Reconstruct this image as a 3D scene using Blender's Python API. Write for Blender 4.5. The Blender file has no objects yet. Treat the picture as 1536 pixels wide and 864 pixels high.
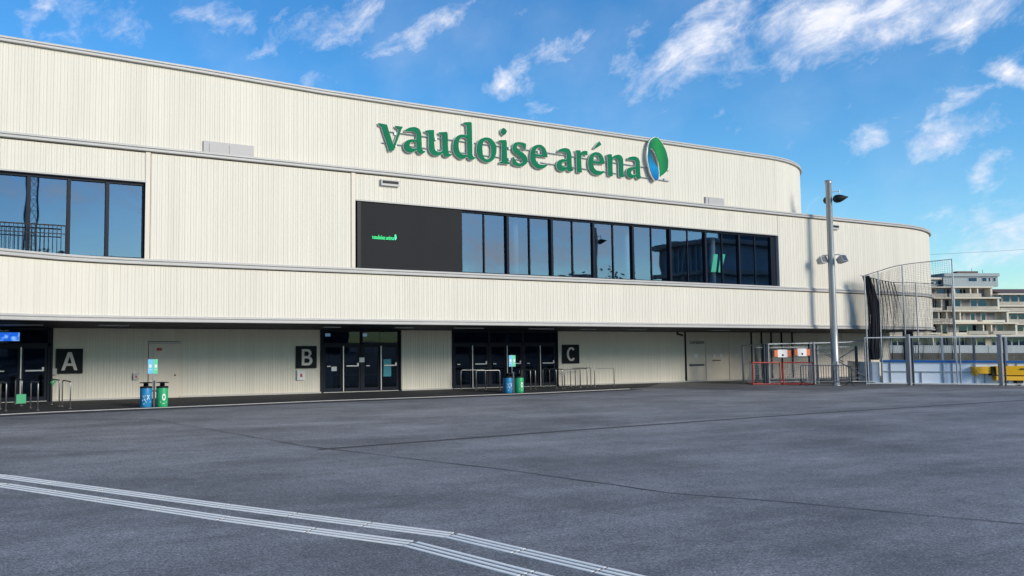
import bpy, bmesh, math, random
from math import radians, sin, cos, pi, hypot, atan2
from mathutils import Vector, Matrix
random.seed(7)
SC = bpy.context.scene
COL = SC.collection

# ------------------------------------------------------------------ camera
cam_d = bpy.data.cameras.new("camera")
cam = bpy.data.objects.new("camera", cam_d)
COL.objects.link(cam)
cam.location = (0, 0, 2.4)
cam.rotation_euler = (radians(93.62), 0, radians(-26.16))
cam_d.sensor_width = 36
cam_d.lens = 29.3
cam_d.shift_x = 0.1745
cam_d.clip_start = 0.1
cam_d.clip_end = 3000
SC.camera = cam

# ------------------------------------------------------------------ light
SUN_EL, SUN_AZ = 23.0, -69.0            # azimuth counted from +X towards +Y: behind the camera, a little to the right
sd = bpy.data.lights.new("sun", 'SUN')
sd.energy = 2.5
sd.angle = radians(22)
sd.color = (1.0, 0.92, 0.79)
sun = bpy.data.objects.new("sun", sd)
COL.objects.link(sun)
sv = Vector((cos(radians(SUN_EL)) * cos(radians(SUN_AZ)), cos(radians(SUN_EL)) * sin(radians(SUN_AZ)), sin(radians(SUN_EL))))
sun.rotation_euler = sv.to_track_quat('Z', 'Y').to_euler()

SC.view_settings.view_transform = 'Standard'
SC.view_settings.look = 'None'
SC.view_settings.exposure = 0.5
SC.view_settings.gamma = 1.0

W = bpy.data.worlds.new("World")
SC.world = W
W.use_nodes = True
nt = W.node_tree
N = nt.nodes
Lk = nt.links.new
bg = N['Background']
bg.inputs['Strength'].default_value = 0.11
sky = N.new('ShaderNodeTexSky')
sky.sky_type = 'NISHITA'
sky.sun_disc = False
sky.sun_elevation = radians(SUN_EL)
sky.sun_rotation = radians(90 - SUN_AZ)
sky.air_density = 1.0
sky.dust_density = 0.15
sky.ozone_density = 2.2


def wmath(op, a, b=None, c=None, clamp=False):
    n = N.new('ShaderNodeMath')
    n.operation = op
    n.use_clamp = clamp
    for i, v in enumerate((a, b, c)):
        if v is None:
            continue
        if isinstance(v, (int, float)):
            n.inputs[i].default_value = v
        else:
            Lk(v, n.inputs[i])
    return n.outputs[0]


tc = N.new('ShaderNodeTexCoord')
sep = N.new('ShaderNodeSeparateXYZ')
Lk(tc.outputs['Generated'], sep.inputs[0])
az = wmath('MULTIPLY', wmath('ARCTAN2', sep.outputs[1], sep.outputs[0]), 180 / pi)
el = wmath('MULTIPLY', wmath('ARCSINE', sep.outputs[2]), 180 / pi)
comb = N.new('ShaderNodeCombineXYZ')
Lk(az, comb.inputs[0])
Lk(el, comb.inputs[1])
# ragged edges: the angular position is stirred by noise before the cloud masses are laid out
wn = N.new('ShaderNodeTexNoise')
wn.inputs['Scale'].default_value = 0.55
wn.inputs['Detail'].default_value = 6
wn.inputs['Roughness'].default_value = 0.6
Lk(comb.outputs[0], wn.inputs['Vector'])
vs = N.new('ShaderNodeVectorMath')
vs.operation = 'SUBTRACT'
Lk(wn.outputs['Color'], vs.inputs[0])
vs.inputs[1].default_value = (.5, .5, .5)
vsc = N.new('ShaderNodeVectorMath')
vsc.operation = 'MULTIPLY'
Lk(vs.outputs[0], vsc.inputs[0])
vsc.inputs[1].default_value = (3.6, 2.2, 0)
va = N.new('ShaderNodeVectorMath')
va.operation = 'ADD'
Lk(comb.outputs[0], va.inputs[0])
Lk(vsc.outputs[0], va.inputs[1])
# azimuth, elevation, half length, half height (degrees), tilt, weight of each cloud mass
CLOUDS = [(31.0, 18.4, 8.3, 2.2, -5, 1), (40.0, 18.4, 4.6, 1.6, -30, 1), (51.9, 17.4, 1.8, 0.9, -35, 0.9), (48.1, 19.1, 2.2, 0.8, -35, 0.75),
          (57.3, 21.1, 3.9, 0.9, -25, 0.7), (63.8, 21.2, 4.1, 1.2, -10, 0.7), (72.2, 21.6, 3.2, 1.0, 0, 0.6), (83.9, 20.9, 1.9, 0.9, -50, 0.7),
          (68.5, 19.5, 1.8, 0.6, -40, 0.5), (27.4, 11.1, 2.6, 0.9, -14, 1), (31.0, 11.5, 1.2, 0.7, -50, 0.6), (25.6, 9.3, 1.4, 0.7, -25, 0.7),
          (24.3, 14.1, 0.9, 1.4, -60, 0.8), (26.4, 13.1, 1.5, 0.6, -35, 0.6), (24.6, 5.4, 4.0, 1.9, -12, 0.74), (33.9, 13.3, 1.0, 0.4, -10, 0.4),
          (49.7, 15.2, 2.3, 0.5, -15, 0.4), (64.8, 17.7, 1.5, 0.5, 0, 0.35), (44.1, 17.9, 1.6, 0.9, -50, 0.6), (79.8, 20.7, 4.7, 1.6, 0, 0.35),
          (26.0, 17.4, 3.4, 1.2, -5, 0.8), (22.5, 7.4, 1.6, .8, -10, .5),
          # the rest of the sky, seen mirrored in the windows
          (-74, 13, 26, 5, -5, .72), (-50, 7, 18, 4, 5, .78), (-110, 9, 22, 4, 0, .7), (-25, 12, 14, 3, -10, .7), (-80, 27, 24, 4, 8, .6),
          (110, 12, 14, 3, -8, .6), (0, 16, 12, 3, -12, .7), (60, 42, 20, 5, -15, .6), (20, 38, 16, 4, -10, .6)]
tot = None
for (ca, ce, ra, re, tilt, wt) in CLOUDS:
    mp = N.new('ShaderNodeMapping')
    mp.vector_type = 'TEXTURE'
    mp.inputs['Location'].default_value = (ca, ce, 0)
    mp.inputs['Rotation'].default_value = (0, 0, radians(tilt))
    mp.inputs['Scale'].default_value = (ra * 1.55, re * 1.75, 1)
    Lk(va.outputs[0], mp.inputs['Vector'])
    ln = N.new('ShaderNodeVectorMath')
    ln.operation = 'LENGTH'
    Lk(mp.outputs[0], ln.inputs[0])
    mr = N.new('ShaderNodeMapRange')
    mr.interpolation_type = 'SMOOTHSTEP'
    mr.inputs['From Min'].default_value = 1
    mr.inputs['From Max'].default_value = 0
    mr.inputs['To Min'].default_value = 0
    mr.inputs['To Max'].default_value = wt
    Lk(ln.outputs['Value'], mr.inputs['Value'])
    tot = mr.outputs[0] if tot is None else wmath('MAXIMUM', tot, mr.outputs[0])
stm = N.new('ShaderNodeMapping')
stm.vector_type = 'TEXTURE'
stm.inputs['Rotation'].default_value = (0, 0, radians(-24))
stm.inputs['Scale'].default_value = (1.9, 1.15, 1)
Lk(comb.outputs[0], stm.inputs['Vector'])
sn = N.new('ShaderNodeTexNoise')
sn.inputs['Scale'].default_value = .62
sn.inputs['Detail'].default_value = 9
sn.inputs['Roughness'].default_value = 0.66
sn.inputs['Distortion'].default_value = 0.35
Lk(stm.outputs[0], sn.inputs['Vector'])
dens = wmath('MULTIPLY', wmath('SUBTRACT', wmath('MULTIPLY_ADD', tot, .50, sn.outputs['Fac']), .585), 2.2, clamp=True)
dens = wmath('POWER', dens, 1.25)
soft = N.new('ShaderNodeTexNoise')           # thin veil
soft.inputs['Scale'].default_value = 0.12
soft.inputs['Detail'].default_value = 4
Lk(comb.outputs[0], soft.inputs['Vector'])
veil = wmath('MULTIPLY_ADD', soft.outputs['Fac'], 1.4, -0.62, clamp=True)
veil = wmath('MULTIPLY', veil, .35)
dens = wmath('MAXIMUM', dens, veil)
hs = N.new('ShaderNodeHueSaturation')
hs.inputs['Saturation'].default_value = 1.3
hs.inputs['Value'].default_value = 1.1
Lk(sky.outputs[0], hs.inputs['Color'])
shade = N.new('ShaderNodeMapRange')
Lk(sn.outputs['Fac'], shade.inputs['Value'])
shade.inputs['From Min'].default_value = .4
shade.inputs['From Max'].default_value = .72
shade.inputs['To Min'].default_value = 0
shade.inputs['To Max'].default_value = 1
cc = N.new('ShaderNodeMix')
cc.data_type = 'RGBA'
Lk(shade.outputs[0], cc.inputs[0])
cc.inputs[6].default_value = (4.3, 4.9, 6.2, 1)
cc.inputs[7].default_value = (7.2, 7.0, 7.1, 1)
mx = N.new('ShaderNodeMix')
mx.data_type = 'RGBA'
Lk(wmath('MULTIPLY', dens, .92), mx.inputs[0])
tint = N.new('ShaderNodeVectorMath')
tint.operation = 'MULTIPLY'
tint.inputs[1].default_value = (.70, .95, 1.07)
Lk(hs.outputs[0], tint.inputs[0])
Lk(tint.outputs[0], mx.inputs[6])
Lk(cc.outputs[2], mx.inputs[7])
Lk(mx.outputs[2], bg.inputs['Color'])


# ------------------------------------------------------------------ materials
def mat(name, col, rough=.6, metal=0., var=0., vscale=3., bump=0., bscale=40., stretch=(1, 1, 1), spec=.5, rand=0.):
    m = bpy.data.materials.new(name)
    m.use_nodes = True
    t = m.node_tree
    b = t.nodes['Principled BSDF']
    b.inputs['Roughness'].default_value = rough
    b.inputs['Metallic'].default_value = metal
    b.inputs['Specular IOR Level'].default_value = spec
    b.inputs['Base Color'].default_value = (*col, 1)
    if var or bump or rand:
        g = t.nodes.new('ShaderNodeNewGeometry')
        mp = t.nodes.new('ShaderNodeMapping')
        mp.inputs['Scale'].default_value = stretch
        t.links.new(g.outputs['Position'], mp.inputs['Vector'])
    if var or rand:
        n = t.nodes.new('ShaderNodeTexNoise')
        n.inputs['Scale'].default_value = vscale
        n.inputs['Detail'].default_value = 5
        n.inputs['Roughness'].default_value = .65
        t.links.new(mp.outputs[0], n.inputs['Vector'])
        r = t.nodes.new('ShaderNodeMapRange')
        r.inputs['From Min'].default_value = .25
        r.inputs['From Max'].default_value = .75
        r.inputs['To Min'].default_value = 1 - var
        r.inputs['To Max'].default_value = 1 + var
        t.links.new(n.outputs['Fac'], r.inputs['Value'])
        out = r.outputs[0]
        if rand:
            oi = t.nodes.new('ShaderNodeObjectInfo')
            r2 = t.nodes.new('ShaderNodeMapRange')
            r2.inputs['To Min'].default_value = 1 - rand
            r2.inputs['To Max'].default_value = 1 + rand * .5
            t.links.new(oi.outputs['Random'], r2.inputs['Value'])
            mm = t.nodes.new('ShaderNodeMath')
            mm.operation = 'MULTIPLY'
            t.links.new(out, mm.inputs[0])
            t.links.new(r2.outputs[0], mm.inputs[1])
            out = mm.outputs[0]
        v = t.nodes.new('ShaderNodeVectorMath')
        v.operation = 'SCALE'
        v.inputs[0].default_value = col
        t.links.new(out, v.inputs['Scale'])
        t.links.new(v.outputs[0], b.inputs['Base Color'])
    if bump:
        n2 = t.nodes.new('ShaderNodeTexNoise')
        n2.inputs['Scale'].default_value = bscale
        n2.inputs['Detail'].default_value = 3
        t.links.new(g.outputs['Position'], n2.inputs['Vector'])
        bp = t.nodes.new('ShaderNodeBump')
        bp.inputs['Strength'].default_value = bump
        bp.inputs['Distance'].default_value = .02
        t.links.new(n2.outputs['Fac'], bp.inputs['Height'])
        t.links.new(bp.outputs[0], b.inputs['Normal'])
    return m


def emit(name, col, strength):
    m = bpy.data.materials.new(name)
    m.use_nodes = True
    b = m.node_tree.nodes['Principled BSDF']
    b.inputs['Base Color'].default_value = (*[c * .3 for c in col], 1)
    b.inputs['Emission Color'].default_value = (*col, 1)
    b.inputs['Emission Strength'].default_value = strength
    return m


def glass(name, tint, refl, clear, base_refl):
    m = bpy.data.materials.new(name)
    m.use_nodes = True
    t = m.node_tree
    t.nodes.remove(t.nodes['Principled BSDF'])
    o = t.nodes['Material Output']
    tr = t.nodes.new('ShaderNodeBsdfTransparent')
    tr.inputs['Color'].default_value = (*clear, 1)
    gl = t.nodes.new('ShaderNodeBsdfGlossy')
    gl.inputs['Color'].default_value = (*tint, 1)
    gl.inputs['Roughness'].default_value = .015
    g = t.nodes.new('ShaderNodeNewGeometry')
    n = t.nodes.new('ShaderNodeTexNoise')
    n.inputs['Scale'].default_value = .9
    n.inputs['Detail'].default_value = 1
    t.links.new(g.outputs['Position'], n.inputs['Vector'])
    bp = t.nodes.new('ShaderNodeBump')
    bp.inputs['Strength'].default_value = .035
    bp.inputs['Distance'].default_value = .06
    t.links.new(n.outputs['Fac'], bp.inputs['Height'])
    t.links.new(bp.outputs[0], gl.inputs['Normal'])
    fr = t.nodes.new('ShaderNodeFresnel')
    fr.inputs['IOR'].default_value = 1.5
    ma = t.nodes.new('ShaderNodeMath')
    ma.operation = 'MULTIPLY_ADD'
    ma.use_clamp = True
    t.links.new(fr.outputs[0], ma.inputs[0])
    ma.inputs[1].default_value = refl
    ma.inputs[2].default_value = base_refl
    ms = t.nodes.new('ShaderNodeMixShader')
    bf = t.nodes.new('ShaderNodeMath')          # the inner face of the sheet does not mirror
    bf.operation = 'SUBTRACT'
    bf.inputs[0].default_value = 1
    t.links.new(g.outputs['Backfacing'], bf.inputs[1])
    bm = t.nodes.new('ShaderNodeMath')
    bm.operation = 'MULTIPLY'
    t.links.new(ma.outputs[0], bm.inputs[0])
    t.links.new(bf.outputs[0], bm.inputs[1])
    t.links.new(bm.outputs[0], ms.inputs[0])
    t.links.new(tr.outputs[0], ms.inputs[1])
    t.links.new(gl.outputs[0], ms.inputs[2])
    t.links.new(ms.outputs[0], o.inputs['Surface'])
    return m


M = {}
M['clad'] = mat('cream_cladding', (.70, .646, .545), .5, 0, .06, .45, stretch=(3, 3, .3), rand=.025, spec=.2)
M['cladback'] = mat('cream_cladding_back', (.66, .60, .49), .6, spec=.2)
M['ledge'] = mat('aluminium_ledge', (.47, .45, .42), .5, .0, .06, 2.)
M['flat'] = mat('beige_flat_panel', (.66, .58, .48), .5, 0, .05, 1.2, stretch=(2, 2, .5))
M['hatch'] = mat('grey_hatch_metal', (.40, .38, .36), .5, 0, .05, 2.)
M['roof'] = mat('roof_gravel', (.3, .29, .27), .9, 0, .15, 2)
M['dark'] = mat('dark_frame', (.008, .012, .022), .45, spec=.15)
M['black'] = mat('black_metal', (.010, .012, .015), .5, spec=.25)
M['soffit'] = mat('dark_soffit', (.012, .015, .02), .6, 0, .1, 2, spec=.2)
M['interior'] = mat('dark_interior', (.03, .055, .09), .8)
M['interior_pale'] = mat('pale_interior_column', (.5, .5, .46), .8)
M['steel'] = mat('brushed_steel', (.48, .47, .45), .35, .85)
M['galv'] = mat('galvanised_steel', (.36, .38, .40), .45, .55, .12, 6)
M['galvdark'] = mat('grey_painted_steel', (.05, .065, .085), .5, .2)
M['pole'] = mat('galvanised_pole', (.36, .36, .355), .42, .5, .12, 5, stretch=(1, 1, .2))
M['green'] = mat('sign_green_enamel', (.0, .155, .068), .6, 0, .12, 1.5, spec=.1)
M['white'] = mat('white_paint', (.78, .78, .75), .5)
M['whitebars'] = mat('white_tactile_paint', (.92, .86, .77), .7, 0, .1, 9)
M['signblack'] = mat('sign_black', (.011, .015, .017), .6, spec=.12)
M['signletter'] = mat('sign_letter_beige', (.64, .58, .52), .5)
M['led'] = mat('led_panel_off', (.024, .024, .025), .7, 0, .08, .8, spec=.1)
M['blue'] = mat('bin_blue', (.01, .2, .42), .4, 0, .12, 5)
M['bingreen'] = mat('bin_green', (.02, .36, .13), .4, 0, .1, 5)
M['red'] = mat('red_tube', (.42, .035, .02), .45)
M['orange'] = mat('orange_panel', (.75, .14, .03), .5)
M['paper'] = mat('white_paper', (.75, .75, .74), .7)
M['yellow'] = mat('yellow_paint', (.78, .42, .01), .4, 0, .08, 4)
M['boards'] = mat('white_rink_board', (.72, .78, .86), .35, 0, .04, 1.5)
M['cap'] = mat('blue_cap_rail', (.005, .10, .36), .35)
M['net'] = mat('black_net_cord', (.012, .013, .018), .8)
M['netw'] = mat('pale_net_cord', (.62, .60, .58), .9)
M['rubber'] = mat('black_rubber', (.015, .015, .015), .8)
M['tape'] = mat('green_tape', (.05, .35, .16), .6)
M['brown'] = mat('brown_board', (.16, .09, .055), .8, 0, .2, 3)
M['concrete'] = mat('pale_concrete', (.5, .5, .48), .8, 0, .12, 1)
M['gravel'] = mat('brown_gravel', (.12, .105, .08), .95, 0, .25, 1.2)
M['glass'] = glass('mirror_window_glass', (.46, .56, .70), 1.1, (.72, .80, .88), .33)
M['doorglass'] = glass('dark_door_glass', (.25, .38, .6), .35, (.3, .38, .46), .03)
M['plexi'] = glass('clear_rink_glass', (.9, .95, 1), .35, (.86, .9, .92), .02)
M['mast'] = mat('mast_steel', (.05, .06, .07), .6)
M['wrap'] = mat('grey_sheeting', (.55, .58, .5), .8)

# asphalt: fine aggregate, patches, faint lanes; only colour and relief
def asphalt(name, base, grain=.45, patch=.22, rough=.8):
    m = bpy.data.materials.new(name)
    m.use_nodes = True
    t = m.node_tree
    b = t.nodes['Principled BSDF']
    b.inputs['Roughness'].default_value = rough
    b.inputs['Specular IOR Level'].default_value = .5
    g = t.nodes.new('ShaderNodeNewGeometry')

    def noise(scale, detail, rg, st=(1, 1, 1), rot=0):
        mp = t.nodes.new('ShaderNodeMapping')
        mp.inputs['Scale'].default_value = st
        mp.inputs['Rotation'].default_value = (0, 0, rot)
        t.links.new(g.outputs['Position'], mp.inputs['Vector'])
        n = t.nodes.new('ShaderNodeTexNoise')
        n.inputs['Scale'].default_value = scale
        n.inputs['Detail'].default_value = detail
        n.inputs['Roughness'].default_value = rg
        t.links.new(mp.outputs[0], n.inputs['Vector'])
        return n.outputs['Fac']

    def mr(v, a, b2, c, d):
        r = t.nodes.new('ShaderNodeMapRange')
        r.inputs['From Min'].default_value = a
        r.inputs['From Max'].default_value = b2
        r.inputs['To Min'].default_value = c
        r.inputs['To Max'].default_value = d
        t.links.new(v, r.inputs['Value'])
        return r.outputs[0]

    def mul(a, b2):  # noqa
        q = t.nodes.new('ShaderNodeMath')
        q.operation = 'MULTIPLY'
        t.links.new(a, q.inputs[0])
        t.links.new(b2, q.inputs[1])
        return q.outputs[0]
    fine = mul(mr(noise(34, 2, .8), .36, .64, 1 - grain, 1 + grain), mr(noise(13, 3, .85), .36, .64, 1 - grain * .6, 1 + grain * .6))
    mid = mr(noise(2.6, 5, .7), .3, .7, 1 - patch * .55, 1 + patch * .55)
    big = mr(noise(.22, 4, .6, (1, 1.8, 1), .5), .32, .68, 1 - patch, 1 + patch)
    lane = mr(noise(.6, 3, .6, (.25, 2.4, 1), -.35), .3, .7, 1 - patch * .45, 1 + patch * .45)
    f = mul(mul(fine, mid), mul(big, lane))
    v = t.nodes.new('ShaderNodeVectorMath')
    v.operation = 'SCALE'
    v.inputs[0].default_value = base
    t.links.new(f, v.inputs['Scale'])
    # scattered light chips
    vo = t.nodes.new('ShaderNodeTexVoronoi')
    vo.inputs['Scale'].default_value = 1.7
    t.links.new(g.outputs['Position'], vo.inputs['Vector'])
    lt = t.nodes.new('ShaderNodeMath')
    lt.operation = 'LESS_THAN'
    lt.inputs[1].default_value = .045
    t.links.new(vo.outputs['Distance'], lt.inputs[0])
    mxx = t.nodes.new('ShaderNodeMix')
    mxx.data_type = 'RGBA'
    t.links.new(lt.outputs[0], mxx.inputs[0])
    t.links.new(v.outputs[0], mxx.inputs[6])
    mxx.inputs[7].default_value = (.35, .34, .32, 1)
    t.links.new(mxx.outputs[2], b.inputs['Base Color'])
    bp = t.nodes.new('ShaderNodeBump')
    bp.inputs['Strength'].default_value = .8
    bp.inputs['Distance'].default_value = .012
    t.links.new(noise(34, 4, .8), bp.inputs['Height'])
    t.links.new(bp.outputs[0], b.inputs['Normal'])
    return m


M['asphalt'] = asphalt('asphalt', (.19, .187, .188), .5, .34)
M['asphalt_shaded'] = asphalt('shade_toned_asphalt', (.022, .023, .026), .3, .2)  # walkway asphalt, with the shade under the canopy put into its colour
M['tar'] = mat('tar_joint', (.045, .044, .046), .7, 0, .2, 5)
M['seam'] = mat('asphalt_seam', (.075, .074, .076), .8, 0, .3, 3)
M['kerb'] = mat('pale_kerb', (.5, .47, .43), .8, 0, .15, 3)


# ------------------------------------------------------------------ builders
class MB:
    def __init__(s):
        s.v = []
        s.f = []

    def quad(s, *p):
        n = len(s.v)
        s.v += [tuple(q) for q in p]
        s.f.append(tuple(range(n, n + len(p))))
        return s

    def box(s, x0, x1, y0, y1, z0, z1):
        n = len(s.v)
        s.v += [(x0, y0, z0), (x1, y0, z0), (x1, y1, z0), (x0, y1, z0), (x0, y0, z1), (x1, y0, z1), (x1, y1, z1), (x0, y1, z1)]
        s.f += [(n, n + 3, n + 2, n + 1), (n + 4, n + 5, n + 6, n + 7), (n, n + 1, n + 5, n + 4), (n + 1, n + 2, n + 6, n + 5), (n + 2, n + 3, n + 7, n + 6), (n + 3, n, n + 4, n + 7)]
        return s

    def bar(s, p0, p1, w, h, up=(0, 0, 1)):
        p0, p1 = Vector(p0), Vector(p1)
        d = (p1 - p0).normalized()
        u = Vector(up)
        if abs(d.dot(u)) > .98:
            u = Vector((1, 0, 0))
        a = d.cross(u).normalized() * (w / 2)
        b = a.cross(d).normalized() * (h / 2)
        n = len(s.v)
        for p in (p0, p1):
            s.v += [tuple(p - a - b), tuple(p + a - b), tuple(p + a + b), tuple(p - a + b)]
        s.f += [(n + 3, n + 2, n + 1, n), (n + 4, n + 5, n + 6, n + 7), (n, n + 1, n + 5, n + 4), (n + 1, n + 2, n + 6, n + 5), (n + 2, n + 3, n + 7, n + 6), (n + 3, n, n + 4, n + 7)]
        return s

    def tube(s, pts, r, n=8, cap=True):
        pts = [Vector(p) for p in pts]
        rs = r if isinstance(r, (list, tuple)) else [r] * len(pts)
        base = len(s.v)
        prev = None
        for i, p in enumerate(pts):
            d = (pts[min(i + 1, len(pts) - 1)] - pts[max(i - 1, 0)]).normalized()
            if prev is None:
                u = Vector((0, 0, 1)) if abs(d.z) < .9 else Vector((1, 0, 0))
                a = d.cross(u).normalized()
            else:
                a = (prev - d * prev.dot(d)).normalized()
            prev = a
            b = d.cross(a)
            for k in range(n):
                t = 2 * pi * k / n
                s.v.append(tuple(p + (a * cos(t) + b * sin(t)) * rs[i]))
        for i in range(len(pts) - 1):
            for k in range(n):
                k2 = (k + 1) % n
                s.f.append((base + i * n + k, base + i * n + k2, base + (i + 1) * n + k2, base + (i + 1) * n + k))
        if cap:
            s.f.append(tuple(base + k for k in range(n))[::-1])
            s.f.append(tuple(base + (len(pts) - 1) * n + k for k in range(n)))
        return s

    def lathe(s, prof, n=20, c=(0, 0)):
        base = len(s.v)
        for (r, z) in prof:
            for k in range(n):
                t = 2 * pi * k / n
                s.v.append((c[0] + r * cos(t), c[1] + r * sin(t), z))
        for i in range(len(prof) - 1):
            for k in range(n):
                k2 = (k + 1) % n
                s.f.append((base + i * n + k, base + i * n + k2, base + (i + 1) * n + k2, base + (i + 1) * n + k))
        s.f.append(tuple(base + k for k in range(n))[::-1])
        s.f.append(tuple(base + (len(prof) - 1) * n + k for k in range(n)))
        return s

    def build(s, name, m, parent=None, off=(0, 0, 0), smooth=False, label=None):
        me = bpy.data.meshes.new(name)
        me.from_pydata([(v[0] - off[0], v[1] - off[1], v[2] - off[2]) for v in s.v], [], s.f)
        me.update()
        if isinstance(m, str):
            m = M[m]
        me.materials.append(m)
        if smooth:
            for p in me.polygons:
                p.use_smooth = len(p.vertices) == 4
        o = bpy.data.objects.new(name, me)
        COL.objects.link(o)
        o.parent = parent
        if label:
            o['label'] = label
        return o


def thing(name, label, cat, loc=(0, 0, 0), rz=0, group=None):
    o = bpy.data.objects.new(name, None)
    COL.objects.link(o)
    o.empty_display_size = .3
    o.location = loc
    o.rotation_euler = (0, 0, rz)
    tag(o, label, cat, group)
    return o


def tag(o, label, cat, group=None, loc=None):
    o['label'] = label
    o['category'] = cat
    if group:
        o['group'] = group
    return o


def struct(o):
    o['kind'] = 'structure'
    return o


def copy_tree(o, loc=None, rz=None, label=None, parent=None):
    c = o.copy()
    COL.objects.link(c)
    if parent is not None:
        c.parent = parent
    if loc is not None:
        c.location = loc
    if rz is not None:
        c.rotation_euler = (0, 0, rz)
    if label:
        c['label'] = label
    for ch in list(o.children):
        copy_tree(ch, parent=c)
    return c


def curve_mesh(name, contours, depth, m, offset=0., bevel=0.):
    """flat closed outlines (x, z) -> a solid lying in the XZ plane, front at y=0, back at y=depth"""
    cu = bpy.data.curves.new(name, 'CURVE')
    cu.dimensions = '2D'
    cu.fill_mode = 'BOTH'
    cu.extrude = depth / 2
    cu.offset = offset
    cu.bevel_depth = bevel
    cu.bevel_resolution = 1
    for c in contours:
        sp = cu.splines.new('POLY')
        sp.points.add(len(c) - 1)
        for i, (x, z) in enumerate(c):
            sp.points[i].co = (x, z, 0, 1)
        sp.use_cyclic_u = True
    ob = bpy.data.objects.new(name, cu)
    COL.objects.link(ob)
    dg = bpy.context.evaluated_depsgraph_get()
    me = bpy.data.meshes.new_from_object(ob.evaluated_get(dg))
    COL.objects.unlink(ob)
    bpy.data.objects.remove(ob)
    me.transform(Matrix.Translation((0, depth / 2, 0)) @ Matrix.Rotation(radians(90), 4, 'X'))
    me.materials.clear()
    me.materials.append(M[m] if isinstance(m, str) else m)
    me.name = name
    return me


def text_mesh(name, s, size, depth, m):
    cu = bpy.data.curves.new(name, 'FONT')
    cu.body = s
    cu.size = size
    cu.extrude = depth / 2
    ob = bpy.data.objects.new(name, cu)
    COL.objects.link(ob)
    dg = bpy.context.evaluated_depsgraph_get()
    me = bpy.data.meshes.new_from_object(ob.evaluated_get(dg))
    COL.objects.unlink(ob)
    bpy.data.objects.remove(ob)
    me.transform(Matrix.Rotation(radians(90), 4, 'X'))
    me.materials.clear()
    me.materials.append(M[m])
    return me


def link(name, me, parent=None, loc=(0, 0, 0), label=None):
    o = bpy.data.objects.new(name, me)
    COL.objects.link(o)
    o.parent = parent
    o.location = loc
    if label:
        o['label'] = label
    return o


# ------------------------------------------------------------------ ground
g = MB()
xs = [-1500, -200, -60, 0, 40, 80, 160, 400, 2500]
for i in range(len(xs) - 1):
    for j in range(len(xs) - 1):
        g.quad((xs[i], xs[j], 0), (xs[i + 1], xs[j], 0), (xs[i + 1], xs[j + 1], 0), (xs[i], xs[j + 1], 0))
ground = struct(g.build('plaza', 'asphalt'))


def strip(name, pts, w, m, z, jit=0.):
    b = MB()
    P = [Vector((p[0], p[1], 0)) for p in pts]
    Q = []
    for i in range(len(P) - 1):
        k = max(1, int((P[i + 1] - P[i]).length / .5))
        for j in range(k):
            Q.append(P[i].lerp(P[i + 1], j / k))
    Q.append(P[-1])
    rows = []
    for i, p in enumerate(Q):
        d = (Q[min(i + 1, len(Q) - 1)] - Q[max(i - 1, 0)]).normalized()
        n = Vector((-d.y, d.x, 0))
        p = p + n * random.uniform(-jit, jit)
        ww = w / 2 * (1 + random.uniform(-1, 1) * (.5 if jit else 0))
        rows.append((p + n * ww, p - n * ww))
    for a, b2 in zip(rows, rows[1:]):
        b.quad((a[0].x, a[0].y, z), (a[1].x, a[1].y, z), (b2[1].x, b2[1].y, z), (b2[0].x, b2[0].y, z))
    return struct(b.build(name, m))


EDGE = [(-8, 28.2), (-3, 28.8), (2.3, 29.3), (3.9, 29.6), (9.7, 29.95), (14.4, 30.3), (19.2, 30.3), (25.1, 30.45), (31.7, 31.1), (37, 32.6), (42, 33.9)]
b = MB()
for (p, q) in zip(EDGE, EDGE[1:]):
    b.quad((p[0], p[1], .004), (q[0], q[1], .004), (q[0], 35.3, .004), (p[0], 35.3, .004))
struct(b.build('walkway', 'asphalt_shaded'))
# pale kerb stones flush along the walkway edge, one by one
kerb = struct(MB().quad((-8, 28.19, .0085), (-7.9, 28.19, .0085), (-7.9, 28.25, .0085), (-8, 28.25, .0085)).build('kerb', 'kerb'))
kp = []
for (p, q) in zip(EDGE, EDGE[1:]):
    L = hypot(q[0] - p[0], q[1] - p[1])
    n = max(1, round(L / 1.0))
    for i in range(n):
        if q[0] > 33:
            continue
        a0 = (p[0] + (q[0] - p[0]) * i / n, p[1] + (q[1] - p[1]) * i / n)
        a1 = (p[0] + (q[0] - p[0]) * (i + .985) / n, p[1] + (q[1] - p[1]) * (i + .985) / n)
        if a1[0] < 1.5:
            continue
        MB().bar((a0[0], a0[1] - .06, .008), (a1[0], a1[1] - .06, .008), .12, .016).build('kerb_stone', 'kerb', kerb)
strip('dark_gutter', [(x, y - .55) for x, y in EDGE[:-2]] , .75, asphalt('darker_asphalt', (.045, .048, .055), .35, .2), .004)  # band of darker asphalt along the kerb
strip('drain_channel', [(7.9, 16.85), (15.8, 17.4), (26.1, 17.9), (38.8, 18.1), (55, 18.2)], .16, 'tar', .006)
strip('expansion_joint', [(2.5, 27.5), (6.4, 25.2), (7.85, 17.6), (9.85, 12.55), (10.65, 9.6), (11.7, 8.2), (13.2, 5.6)], .035, 'seam', .009, .03)
strip('expansion_joint', [(-2, 21), (3.2, 18.8), (7.7, 16.7)], .02, 'seam', .007, .03)
strip('asphalt_patch_joint', [(33, 27.6), (41, 26), (49, 23.6), (60, 20)], .05, 'seam', .007, .03)
b = MB()
b.quad((33, 31.3, .0045), (36, 27.2, .0045), (47, 25.2, .0045), (60, 21, .0045), (75, 20, .0045), (80, 40, .0045), (60, 46, .0045), (37, 34, .0045))
struct(b.build('side_pavement', asphalt('paler_asphalt', (.125, .122, .118), .35, .3)))

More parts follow.
